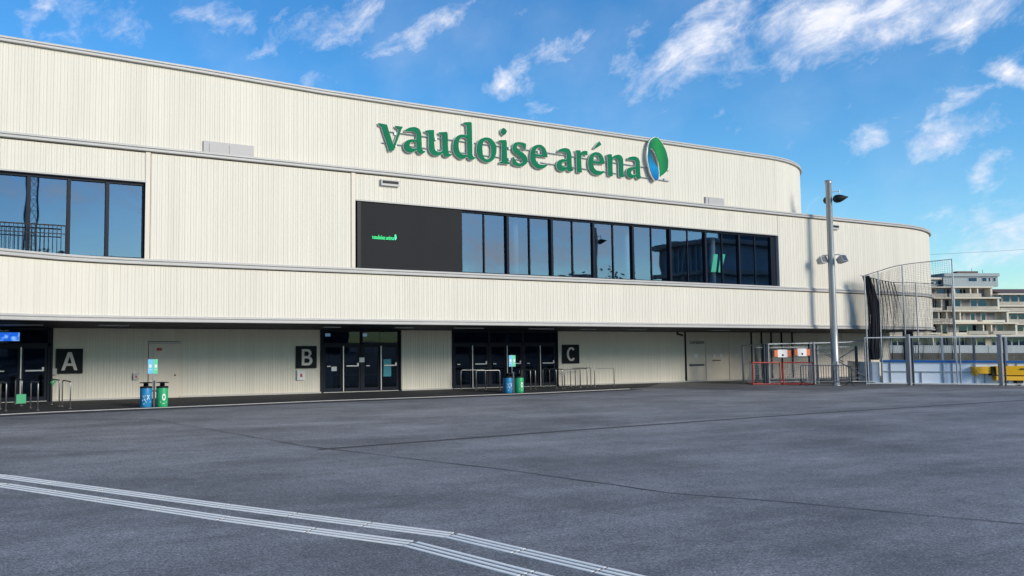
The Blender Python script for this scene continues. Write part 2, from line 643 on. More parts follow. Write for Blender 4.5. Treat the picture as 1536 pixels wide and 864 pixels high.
# tactile guiding strips: four raised white bars each, laid in short lengths
def guide(path, first):
    root = None
    P = [Vector((x, y, 0)) for x, y in path]
    n_b = 3
    for si in range(len(P) - 1):
        a, c = P[si], P[si + 1]
        d = (c - a).normalized()
        nrm = Vector((-d.y, d.x, 0))
        L = (c - a).length
        k = max(1, round(L / 1.25))
        for i in range(k):
            s0 = a + d * (L * i / k + .015)
            s1 = a + d * (L * (i + 1) / k - .015)
            for j in range(n_b):
                o = nrm * ((j - 1) * .115)
                w = .062
                m = MB()
                q0, q1 = s0 + o, s1 + o
                z = .007
                m.v = [tuple(q0 - nrm * w / 2), tuple(q0 + nrm * w / 2), tuple(q1 + nrm * w / 2), tuple(q1 - nrm * w / 2)]
                m.v += [(x + (nrm.x * .005 if t in (0, 3) else -nrm.x * .005), y, z) for t, (x, y, _) in enumerate(m.v)]
                m.f = [(4, 7, 6, 5), (0, 4, 5, 1), (1, 5, 6, 2), (2, 6, 7, 3), (3, 7, 4, 0)]
                if root is None:
                    root = struct(m.build('guide_strip', 'whitebars'))
                else:
                    m.build('guide_bar', 'whitebars', root)
    return root


guide([(-1.4, 18.9), (1.33, 16.0), (4.0, 11.72), (5.92, 8.76), (6.44, 6.76), (6.9, 5.0)], 0)
guide([(-1.4, 17.7), (1.25, 15.05), (3.72, 10.92), (5.24, 8.62), (5.65, 6.98), (6.1, 5.2)], 0)

# ------------------------------------------------------------------ the arena
AO = (20, 29.3, 0)
arena = thing('arena', 'long cream ribbed metal arena with stacked rounded tiers and a dark window band', 'building', AO)


def arc(cx, cy, r, a0, a1, n):
    return [(cx + r * cos(radians(a0 + (a1 - a0) * i / n)), cy + r * sin(radians(a0 + (a1 - a0) * i / n))) for i in range(n + 1)]


TOPARC = arc(40.6, 38.65, 9, -90, 90, 36)
BIGARC = arc(51.8, 41.3, 12, -90, 90, 44)
P_TOP = [(-8, 29.25), (2, 29.3), (9, 29.38), (14, 29.58), (18, 29.65)] + TOPARC
P_BIG = [(-8, 29.3)] + BIGARC
P_LOW = [(-6, 25.5), (-4.2, 25.75), (-2.4, 26.15), (-.8, 26.65), (.6, 27.2), (1.9, 27.8), (3.0, 28.38), (4.0, 28.83), (5.0, 29.1), (6.0, 29.25), (7.0, 29.3)] + BIGARC


def zslope(x):
    return .13 * max(0, min(1, (14 - x) / 12.))


def normals(P):
    out = []
    for i in range(len(P)):
        a = P[max(i - 1, 0)]
        b = P[min(i + 1, len(P) - 1)]
        dx, dy = b[0] - a[0], b[1] - a[1]
        L = hypot(dx, dy)
        out.append((dy / L, -dx / L))
    return out


def sweep(name, P, prof, m, parent, zf=None, x0=None, x1=None, off=AO):
    if x0 is not None:                       # start where the path first passes x0
        for i in range(len(P) - 1):
            if P[i][0] <= x0 < P[i + 1][0]:
                t = (x0 - P[i][0]) / (P[i + 1][0] - P[i][0])
                P = [(x0, P[i][1] + t * (P[i + 1][1] - P[i][1]))] + list(P[i + 1:])
                break
    if x1 is not None:
        for i in range(len(P) - 1):
            if P[i][0] < x1 <= P[i + 1][0]:
                t = (x1 - P[i][0]) / (P[i + 1][0] - P[i][0])
                P = list(P[:i + 1]) + [(x1, P[i][1] + t * (P[i + 1][1] - P[i][1]))]
                break
    nn = normals(P)
    b = MB()
    k = len(prof)
    for (x, y), (nx, ny) in zip(P, nn):
        dz = zf(x) if zf else 0
        for (o, z) in prof:
            b.v.append((x + nx * o, y + ny * o, z + dz))
    for i in range(len(P) - 1):
        for j in range(k - 1):
            b.f.append((i * k + j, (i + 1) * k + j, (i + 1) * k + j + 1, i * k + j + 1))
    b.f.append(tuple(range(k)))
    b.f.append(tuple((len(P) - 1) * k + j for j in range(k))[::-1])
    return b.build(name, m, parent, off)


BOARDS = []


def boards(P, z0, z1, band, zf=None, w=.2, x0=None, x1=None, both=False):
    pos = 0
    segs = []
    s = 0
    for a, b2 in zip(P, P[1:]):
        L = hypot(b2[0] - a[0], b2[1] - a[1])
        segs.append((s, L, a, b2))
        s += L
    t = 0
    while t < s - .1:
        ww = w * random.choice((.86, .96, 1, 1, 1.08, 1.2))
        c = t + ww / 2
        for (s0, L, a, b2) in segs:
            if s0 <= c < s0 + L:
                u = (c - s0) / L
                x, y = a[0] + (b2[0] - a[0]) * u, a[1] + (b2[1] - a[1]) * u
                if (x0 is None or x - ww / 2 >= x0 - .04) and (x1 is None or x + ww / 2 <= x1 + .04):
                    BOARDS.append([band, x, y, atan2(b2[1] - a[1], b2[0] - a[0]), ww, z0, z1 + (zf(x) if zf else 0)])
                break
        t += ww


def band(name, P, z0, z1, zf=None, x0=None, x1=None, label=None, w=.2):
    o = sweep(name, P, [(-.12, z1 - .01), (0, z1 - .01), (0, z0), (-.12, z0)], 'cladback', arena, zf, x0, x1)
    boards(P, z0 + .01, z1 - .02, o, zf, w, x0, x1)
    if label:
        o['label'] = label
    return o


band('wall_band', P_TOP, 9.2, 12.22, zslope, label='uppermost ribbed tier')
band('wall_band', P_BIG, 8.07, 9.1, None, None, 6.94, 'ribbed strip above the left window')
band('wall_band', P_BIG, 5.24, 9.1, None, 7.14, 15.2, 'ribbed wall between window and screen')
band('wall_band', P_BIG, 8.05, 9.1, None, 15.36, 40.86, 'ribbed strip above the window band')
band('wall_band', P_BIG, 5.24, 9.1, None, 40.9, None, 'ribbed wall with the rounded end')
band('wall_band', P_LOW, 3.26, 5.06, None, label='lowest ribbed tier over the walkway', w=.215)
WY = 34.8
PW = [(-8, WY), (60, WY)]
band('ground_wall', PW, 2.38, 2.98, None, 8.46, 9.82, w=.235)
for (x0, x1) in ((4.66, 8.46), (9.82, 16.42), (20.74, 23.66), (30.46, 40.02)):
    band('ground_wall', PW, .06, 2.98, None, x0, x1, w=.235)
# draw the boards that show largest as single pieces, the rest as one
unit = {}
vis = []
rest = []
for bd in BOARDS:
    _, x, y, a, w_, z0, z1 = bd
    dep = .441 * x + .8975 * y
    lat = .8975 * x - .441 * y
    px = 500 + 1250 * lat / dep if dep > 5 else -1
    facing = (sin(a) * -x + -cos(a) * -y)
    if 0 <= px <= 1536 and facing > 0:
        bd.append((z1 - z0) * w_ / dep / dep)
        vis.append(bd)
    else:
        rest.append(bd)
vis.sort(key=lambda q: -q[-1])
rest += vis[300:]


def board_verts(w, z0, z1):
    v = []
    for z in (z0, z1):
        for (u, o) in ((-.49, .001), (-.43, .012), (-.12, .013), (-.05, .006), (.05, .006), (.12, .013), (.43, .012), (.49, .001)):
            v.append((u * w, -o, z))
    return v


BF = [(i, i + 1, i + 9, i + 8) for i in range(7)] + [(7, 6, 5, 4, 3, 2, 1, 0), tuple(range(8, 16))]
for bd in vis[:300]:
    o_band, x, y, a, w_, z0, z1, _ = bd
    key = (round(w_, 3), round(z0, 2), round(z1, 2))
    if key not in unit:
        me = bpy.data.meshes.new('cladding_board')
        me.from_pydata(board_verts(w_, 0, z1 - z0), [], BF)
        me.materials.append(M['clad'])
        unit[key] = me
    o = link('cladding_board', unit[key], o_band, (x - AO[0], y - AO[1], z0))
    o.rotation_euler = (0, 0, a)
b = MB()
for bd in rest:
    _, x, y, a, w_, z0, z1 = bd[:7]
    n = len(b.v)
    ca, sa = cos(a), sin(a)
    b.v += [(x + vx * ca - vy * sa, y + vx * sa + vy * ca, vz) for vx, vy, vz in board_verts(w_, z0, z1)]
    b.f += [tuple(i + n for i in f) for f in BF]
o = b.build('cladding_boards', 'clad', arena, AO)
o['kind'] = 'stuff'
# ledges (cornices): two lips with a recessed joint
LP = [(-.2, 0), (.13, 0), (.145, -.015), (.145, -.075), (.06, -.08), (.06, -.115), (.19, -.12), (.2, -.13), (.2, -.2), (.19, -.21), (.03, -.225), (-.12, -.225)]

LP = [(o if o < 0 else o * .62, z * .9) for o, z in LP]


def ledge(P, z, zf=None, label=None, k=1.):
    o = sweep('ledge', P, [(o_, z + dz * k) for o_, dz in LP], 'ledge', arena, zf)
    o['label'] = label


ledge(P_TOP, 12.42, zslope, 'roof edge of the uppermost tier')
ledge(P_BIG, 9.33, None, 'ledge between the tiers')
ledge(P_LOW, 5.29, None, 'window sill ledge', 1.05)
ledge(P_LOW, 3.27, None, 'ledge over the walkway', 1.1)
# vertical cover strips
for x in (7.04, 15.28):
    MB().box(x - .1, x + .07, 29.255, 29.36, 5.25, 9.11).build('cover_strip', 'flat', arena, AO)
MB().box(-8, 6.98, 29.25, 29.42, 8.02, 8.07).build('head_trim', 'ledge', arena, AO)
MB().box(15.36, 40.9, 29.25, 29.45, 8.0, 8.048).build('head_trim', 'ledge', arena, AO)
MB().box(40.86, 40.895, 29.26, 29.62, 5.29, 7.998).build('window_jamb', 'ledge', arena, AO)
MB().box(6.93, 6.97, 29.3, 29.6, 5.29, 8.01).build('window_jamb', 'dark', arena, AO)
# roofs and hidden sides
b = MB()
b.quad(*[(x, y, 12.3) for x, y in P_TOP], (-8, 47.65, 12.3))
b.build('roof', 'roof', arena, AO)
b = MB()
b.quad(*[(x, y, 9.2) for x, y in P_BIG], (-8, 53.3, 9.2))
b.build('roof', 'roof', arena, AO)
MB().box(-8, 51.8, 53.1, 53.3, 0, 9.19).build('rear_wall', 'cladback', arena, AO)
MB().box(-8, -7.8, 34.8, 53.0, 0, 9.19).build('side_wall', 'cladback', arena, AO)
b = MB()
b.quad((-7.9, 47.6, 9.2), (40.6, 47.6, 9.2), (40.6, 47.6, 12.29), (-7.9, 47.6, 12.29))
b.build('rear_wall', 'cladback', arena, AO)
# slab edge behind the lowest band: top deck and soffit
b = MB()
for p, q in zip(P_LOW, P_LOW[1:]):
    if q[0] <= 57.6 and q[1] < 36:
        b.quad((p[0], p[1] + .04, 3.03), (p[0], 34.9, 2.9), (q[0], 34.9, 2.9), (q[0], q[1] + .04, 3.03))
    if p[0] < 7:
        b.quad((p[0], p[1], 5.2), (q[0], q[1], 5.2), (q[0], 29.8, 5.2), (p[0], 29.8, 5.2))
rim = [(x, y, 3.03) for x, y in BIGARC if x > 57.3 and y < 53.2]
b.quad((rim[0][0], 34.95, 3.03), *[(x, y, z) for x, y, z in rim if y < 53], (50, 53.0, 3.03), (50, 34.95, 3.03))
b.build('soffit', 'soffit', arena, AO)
# strip lights recessed in the soffit
for (x, y, L) in ((6.3, 31.2, 1.1), (2.6, 31.5, 2.5), (15.3, 31.3, .8), (18.8, 31.3, .9), (22, 31.0, 1.6), (26.4, 31.3, 1.5), (29.3, 31.3, 1), (32.6, 31.3, 1.2), (39, 31.6, 1.5), (45.5, 31.6, 1.5)):
    MB().box(x - L / 2, x + L / 2, y - .06, y + .06, 2.945, 2.98).build('strip_light', 'galv', arena, AO)

# --- upper window bands
GY = 29.5


def window_row(x0, step, n, z0, z1, main, label):
    fr = MB()
    x1 = x0 + step * n
    fr.box(x0 - .1, x1 + .1, GY - .1, GY + .1, z0 - .05, z0 + .05)
    fr.box(x0 - .1, x1 + .1, GY - .1, GY + .1, z1 - .09, z1)
    w = fr.build('window', 'dark', arena, AO, label=label)
    for i in range(n + 1):
        x = x0 + i * step
        t = .06 if (i % main == 0) else .028
        dy = .1 if (i % main == 0) else .05
        MB().box(x - t, x + t, GY - dy, GY + .08, z0 + .052, z1 - .092).build('mullion', 'dark', w, AO)
    for i in range(n):
        pn = MB().box(-step / 2 + .03, step / 2 - .03, 0, .02, z0 + .052, z1 - .092).build('pane', 'glass', w)
        pn.location = (x0 + (i + .5) * step - AO[0], GY - AO[1], 0)
        pn.rotation_euler = (radians(random.uniform(-.12, .12)), 0, radians(random.uniform(-.35, .35)))
    return w


window_row(20.53, 1.2466, 16, 5.29, 7.995, 2, 'long window band beside the screen')
MB().box(40.56, 40.85, GY - .09, GY + .09, 5.25, 7.99).build('window_post', 'dark', arena, AO)
window_row(-4.75, 1.3, 9, 5.29, 8.01, 1, 'window band over the left entrance')
# rooms behind the upper windows
b = MB()
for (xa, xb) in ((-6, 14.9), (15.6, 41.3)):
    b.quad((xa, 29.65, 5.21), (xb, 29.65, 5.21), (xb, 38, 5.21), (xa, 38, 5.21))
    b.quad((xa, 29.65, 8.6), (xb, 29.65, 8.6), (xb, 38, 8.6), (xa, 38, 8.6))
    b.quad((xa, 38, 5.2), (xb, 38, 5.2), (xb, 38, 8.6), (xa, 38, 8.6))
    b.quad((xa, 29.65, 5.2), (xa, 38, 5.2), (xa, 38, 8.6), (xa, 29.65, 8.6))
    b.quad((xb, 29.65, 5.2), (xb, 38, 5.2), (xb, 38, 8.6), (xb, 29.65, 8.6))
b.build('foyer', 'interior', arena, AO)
for x, y in ((24.04, 30.2), (30.85, 30.2), (36.9, 30.2)):
    MB().lathe([(.15, 5.22), (.15, 8.59)], 14, (x, y)).build('column', 'interior_pale', arena, AO, smooth=True)
for x, y, L in ((22.2, 31.6, 1.2), (24.6, 32, .5), (23.6, 33, 1.6), (30, 33, 2.0)):
    MB().box(x, x + L, y, y + .08, 8.35, 8.4).build('ceiling_lamp', 'interior_pale', arena, AO)

# --- roof hatches, vents, small lamp on the facade
for (x0, x1) in ((9.07, 11.04), (35.75, 37.1)):
    y = 29.3 if x0 < 20 else 29.55
    h = MB().box(x0, x1, y, y + .4, 9.3, 9.76).build('hatch', 'hatch', arena, AO)
    if x0 < 20:
        xm = (x0 + x1) / 2
        MB().box(x0 + .22, xm - .01, y - .02, y, 9.32, 9.68).build('hatch_door', 'hatch', h, AO)
        MB().box(xm + .01, x1 - .22, y - .02, y, 9.32, 9.68).build('hatch_door', 'hatch', h, AO)
    else:
        MB().box(x0 + .2, x1 - .25, y - .02, y, 9.34, 9.7).build('hatch_door', 'hatch', h, AO)
v = MB().box(16.5, 17.36, 29.17, 29.3, 8.70, 8.95).build('vent_box', 'ledge', arena, AO)
MB().box(16.56, 17.3, 29.155, 29.17, 8.79, 8.9).build('vent_slot', 'black', v, AO)
v = MB().box(45.3, 45.95, 29.17, 29.3, 8.62, 8.88).build('vent_box', 'ledge', arena, AO)
MB().box(45.36, 45.9, 29.155, 29.17, 8.72, 8.83).build('vent_slot', 'black', v, AO)

# --- ground floor wall trim
for (x0, x1) in ((4.64, 8.47), (9.8, 16.43), (20.72, 23.67), (30.44, 39.98)):
    MB().box(x0, x1, WY - .1, WY + .02, .002, .07).build('base_flashing', 'ledge', arena, AO)
    for xx in (x0, x1):
        if 8 < xx < 10:
            continue
        s_ = 1 if xx == x1 else -1
        MB().box(min(xx, xx + .07 * s_), max(xx, xx + .07 * s_), WY - .06, WY + .1, .0, 2.97).build('corner_trim', 'dark', arena, AO)
# beige panels and delivery doors
bw = MB().box(40.04, 57.4, WY, WY + .1, 0.08, 2.98).build('delivery_wall', 'flat', arena, AO)
MB().box(40.04, 59.9, WY - .03, WY + .1, 0.0, .078).build('base_flashing', 'ledge', arena, AO)
for (x0, x1, z1) in ((40.1, 41.66, 2.64), (41.7, 43.68, 2.64), (43.72, 45.66, 2.9)):
    d = MB().box(x0, x1 - .02, WY - .035, WY - .002, .1, z1).build('delivery_door', 'flat', bw, AO)
MB().box(40.3, 41.45, WY - .12, WY - .05, .93, 1.03).build('push_bar', 'galvdark', bw, AO)
MB().box(42.25, 42.9, WY - .08, WY - .05, 1.2, 1.26).build('rusty_lock_bar', 'brown', bw, AO)
for (x, z, w_, h_) in ((40.85, 1.5, .3, .25), (42.4, 1.5, .22, .22), (43.0, 1.52, .18, .18), (44.3, 1.52, .2, .2), (52, 1.9, .5, .22)):
    MB().box(x - w_ / 2, x + w_ / 2, WY - .05, WY - .038, z - h_ / 2, z + h_ / 2).build('notice', 'paper', bw, AO)
me = text_mesh('lettering', 'Livraison', .34, .01, 'signblack')
link('lettering', me, bw, (40.35 - AO[0], WY - .045 - AO[1], 2.22), 'painted word on the delivery door')
for (x0, x1) in ((45.72, 46.6), (46.66, 47.5), (47.56, 48.48), (48.54, 49.5)):
    MB().box(x0, x1, WY - .02, WY - .002, .1, 2.9).build('panel', 'flat', bw, AO)
for x in (45.69, 46.63, 47.53, 48.51, 49.53):
    MB().box(x - .035, x + .035, WY - .09, WY - .003, .08, 2.92).build('dark_post', 'dark', bw, AO)
for x in (52.0, 54.6):
    MB().box(x - .01, x + .01, WY - .012, WY - .001, .1, 2.9).build('panel_joint', 'ledge', bw, AO)
e = MB().box(57.402, 59.9, WY, WY + .1, .08, 3.0).build('end_wall', 'flat', arena, AO)
f = MB().box(58.35, 58.95, WY - .05, WY - .002, 1.2, 2.3).build('slit_window', 'dark', e, AO)
MB().box(58.5, 58.8, WY - .065, WY - .052, 1.35, 2.15).build('pane', 'doorglass', f, AO)
MB().box(59.78, 59.9, WY + .1, 44, 0, 3.0).build('end_wall', 'flat', arena, AO)
# columns under the rounded end, the shade there put into their dark colour
for (x, y) in ((60.4, 33.9), (62.0, 39.5)):
    MB().lathe([(.3, 0), (.3, 3.02)], 18, (x, y)).build('round_column', 'soffit', arena, AO, smooth=True)
MB().box(61.2, 63.0, 38.6, 38.75, 1.9, 2.7).build('brown_panel', 'brown', arena, AO)

# --- entrances: frame > leaves' panes, pull bars, push bars
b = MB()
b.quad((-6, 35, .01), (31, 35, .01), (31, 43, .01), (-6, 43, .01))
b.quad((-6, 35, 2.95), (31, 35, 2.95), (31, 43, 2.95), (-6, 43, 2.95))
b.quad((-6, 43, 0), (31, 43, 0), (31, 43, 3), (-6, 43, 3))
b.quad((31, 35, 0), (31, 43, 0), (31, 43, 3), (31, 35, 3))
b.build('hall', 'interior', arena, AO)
for i, x in enumerate((.5, 3.0, 17.5, 19.3, 25.2, 27.3, 29.0)):
    MB().box(x, x + .9, 37.5, 38.4, .02, .95).build('counter', ['brown', 'red', 'interior_pale'][i % 3], arena, AO)
    MB().box(x + .1, x + .5, 41, 41.2, 1.2, 2.0).build('hall_poster', ['interior_pale', 'blue', 'brown'][i % 3], arena, AO)  # plain coloured posters, no glow


def entrance(x0, x1, n, label, pulls, pushes):
    fr = MB()
    step = (x1 - x0) / n
    zt, zh = 2.82, 2.2
    fr.box(x0 - .12, x1 + .12, WY, WY + .14, zt, 2.96)
    fr.box(x0 - .12, x1 + .12, WY, WY + .14, zh, zh + .1)
    fr.box(x0 - .12, x0, WY, WY + .14, 0, zt - .001)
    fr.box(x1, x1 + .12, WY, WY + .14, 0, zt - .001)
    for i in range(2, n, 2):
        fr.box(x0 + i * step - .06, x0 + i * step + .06, WY, WY + .14, .03, zt - .001)
    f = fr.build('entrance', 'dark', arena, AO, label=label)
    MB().box(x0, x1, WY - .02, WY + .1, .006, .03).build('threshold', 'steel', f, AO)
    for i in range(n):
        a, c = x0 + i * step + .02, x0 + (i + 1) * step - .02
        if i % 2 == 0 and i:
            a += .05
        if i % 2 == 1 and i < n - 1:
            c -= .05
        lf = MB()
        y0, y1 = WY + .02, WY + .08
        lf.box(a, a + .09, y0, y1, .04, zh - .01)
        lf.box(c - .09, c, y0, y1, .04, zh - .01)
        lf.box(a + .09, c - .09, y0, y1, .04, .2)
        lf.box(a + .09, c - .09, y0, y1, zh - .11, zh - .01)
        lf.build('door_leaf', 'dark', f, AO)
        MB().box(a + .09, c - .09, y0 + .02, y0 + .035, .2, zh - .11).build('pane', 'doorglass', f, AO)
        MB().box(a + .09, c - .09, y1 + .02, y1 + .03, .78, .8).build('inner_rail', 'steel', f, AO)
        if i % 2 == 0:
            MB().box(a - .02, min(c, x1) + .0, WY + .05, WY + .065, zh + .102, zt - .002).build('transom_pane', 'doorglass', f, AO)
            MB().box(c + .0, c + .045, WY - .07, WY - .03, .05, zh - .05).build('pull_bar', 'steel', f, AO)
            MB().box(a + .16, a + .34, WY - .03, WY - .01, 1.2, 1.24).build('lever_handle', 'steel', f, AO)
        else:
            MB().box(a - .02, c + .02, WY + .05, WY + .065, zh + .102, zt - .002).build('transom_pane', 'doorglass', f, AO)
            p = MB()
            p.box(a + .16, c - .14, WY - .04, WY - .01, 1.2, 1.25)
            p.box(c - .2, c - .12, WY - .06, WY - .008, 1.22, 1.36)
            p.build('push_bar', 'steel', f, AO)
    return f


eA = entrance(-3.6, 4.46, 8, 'entrance left of sign A', 0, 0)
eB = entrance(16.58, 20.6, 4, 'entrance right of sign B', 0, 0)
eC = entrance(23.8, 30.3, 6, 'entrance left of sign C', 0, 0)
M['exitsign'] = emit('lit_exit_sign', (.75, .9, 1), .7)
M['warmlamp'] = emit('warm_lamp', (1, .7, .4), .5)
for (x, z) in ((16.9, 2.67), (18.84, 2.67)):
    MB().box(x - .13, x + .13, WY + .18, WY + .2, z - .07, z + .07).build('exit_light', 'exitsign', eB, AO)
MB().box(17.1, 18.3, 36, 36.1, 2.84, 2.87).build('tube_lamp', 'warmlamp', eB, AO)
for (x, z, w_, h_, m_) in ((17.13, 1.1, .27, .2, 'paper'), (18.59, 1.5, .27, .22, 'paper')):
    MB().box(x - w_ / 2, x + w_ / 2, WY - .012, WY - .002, z - h_ / 2, z + h_ / 2).build('notice', m_, eB, AO)
M['teal'] = mat('teal_poster', (.02, .28, .36), .5)
MB().box(19.78, 20.2, WY + .03, WY + .036, .7, 1.52).build('poster', 'teal', eB, AO)
# plain service door left of the first bins
f = MB()
f.box(8.48, 9.8, WY - .06, WY + .02, .0, 2.3)
d = f.build('service_door', 'flat', arena, AO, label='beige service door behind the left bins')
MB().box(8.66, 9.68, WY - .085, WY - .062, .04, 2.15).build('door_leaf', 'flat', d, AO)
MB().box(8.44, 9.84, WY - .1, WY - .062, 2.26, 2.36).build('door_hood', 'ledge', d, AO)
MB().box(8.8, 9.02, WY - .095, WY - .087, 1.98, 2.1).build('warning_sticker', 'red', d, AO)
MB().box(9.56, 9.62, WY - .13, WY - .087, .92, .98).build('handle', 'black', d, AO)
# small boxes on the wall
for (x0, x1, z0, z1, m_) in ((15.22, 15.6, .63, 1.06, 'paper'), (7.83, 8.06, .79, 1.05, 'ledge'), (4.64, 4.8, 1.05, 1.3, 'ledge')):
    k = MB().box(x0, x1, WY - .13, WY - .02, z0, z1).build('wall_box', m_, arena, AO)
    if x0 > 5:
        MB().box(x0 + (x1 - x0) * .35, x1 - (x1 - x0) * .35, WY - .136, WY - .131, z0 + (z1 - z0) * .3, z1 - (z1 - z0) * .35).build('red_mark', 'red', k, AO)
# small black camera under the soffit
MB().tube([(37.6, 33.2, 2.9), (37.6, 33.2, 2.78), (37.9, 33.1, 2.7)], .06, 8).build('dome_camera', 'black', arena, AO)

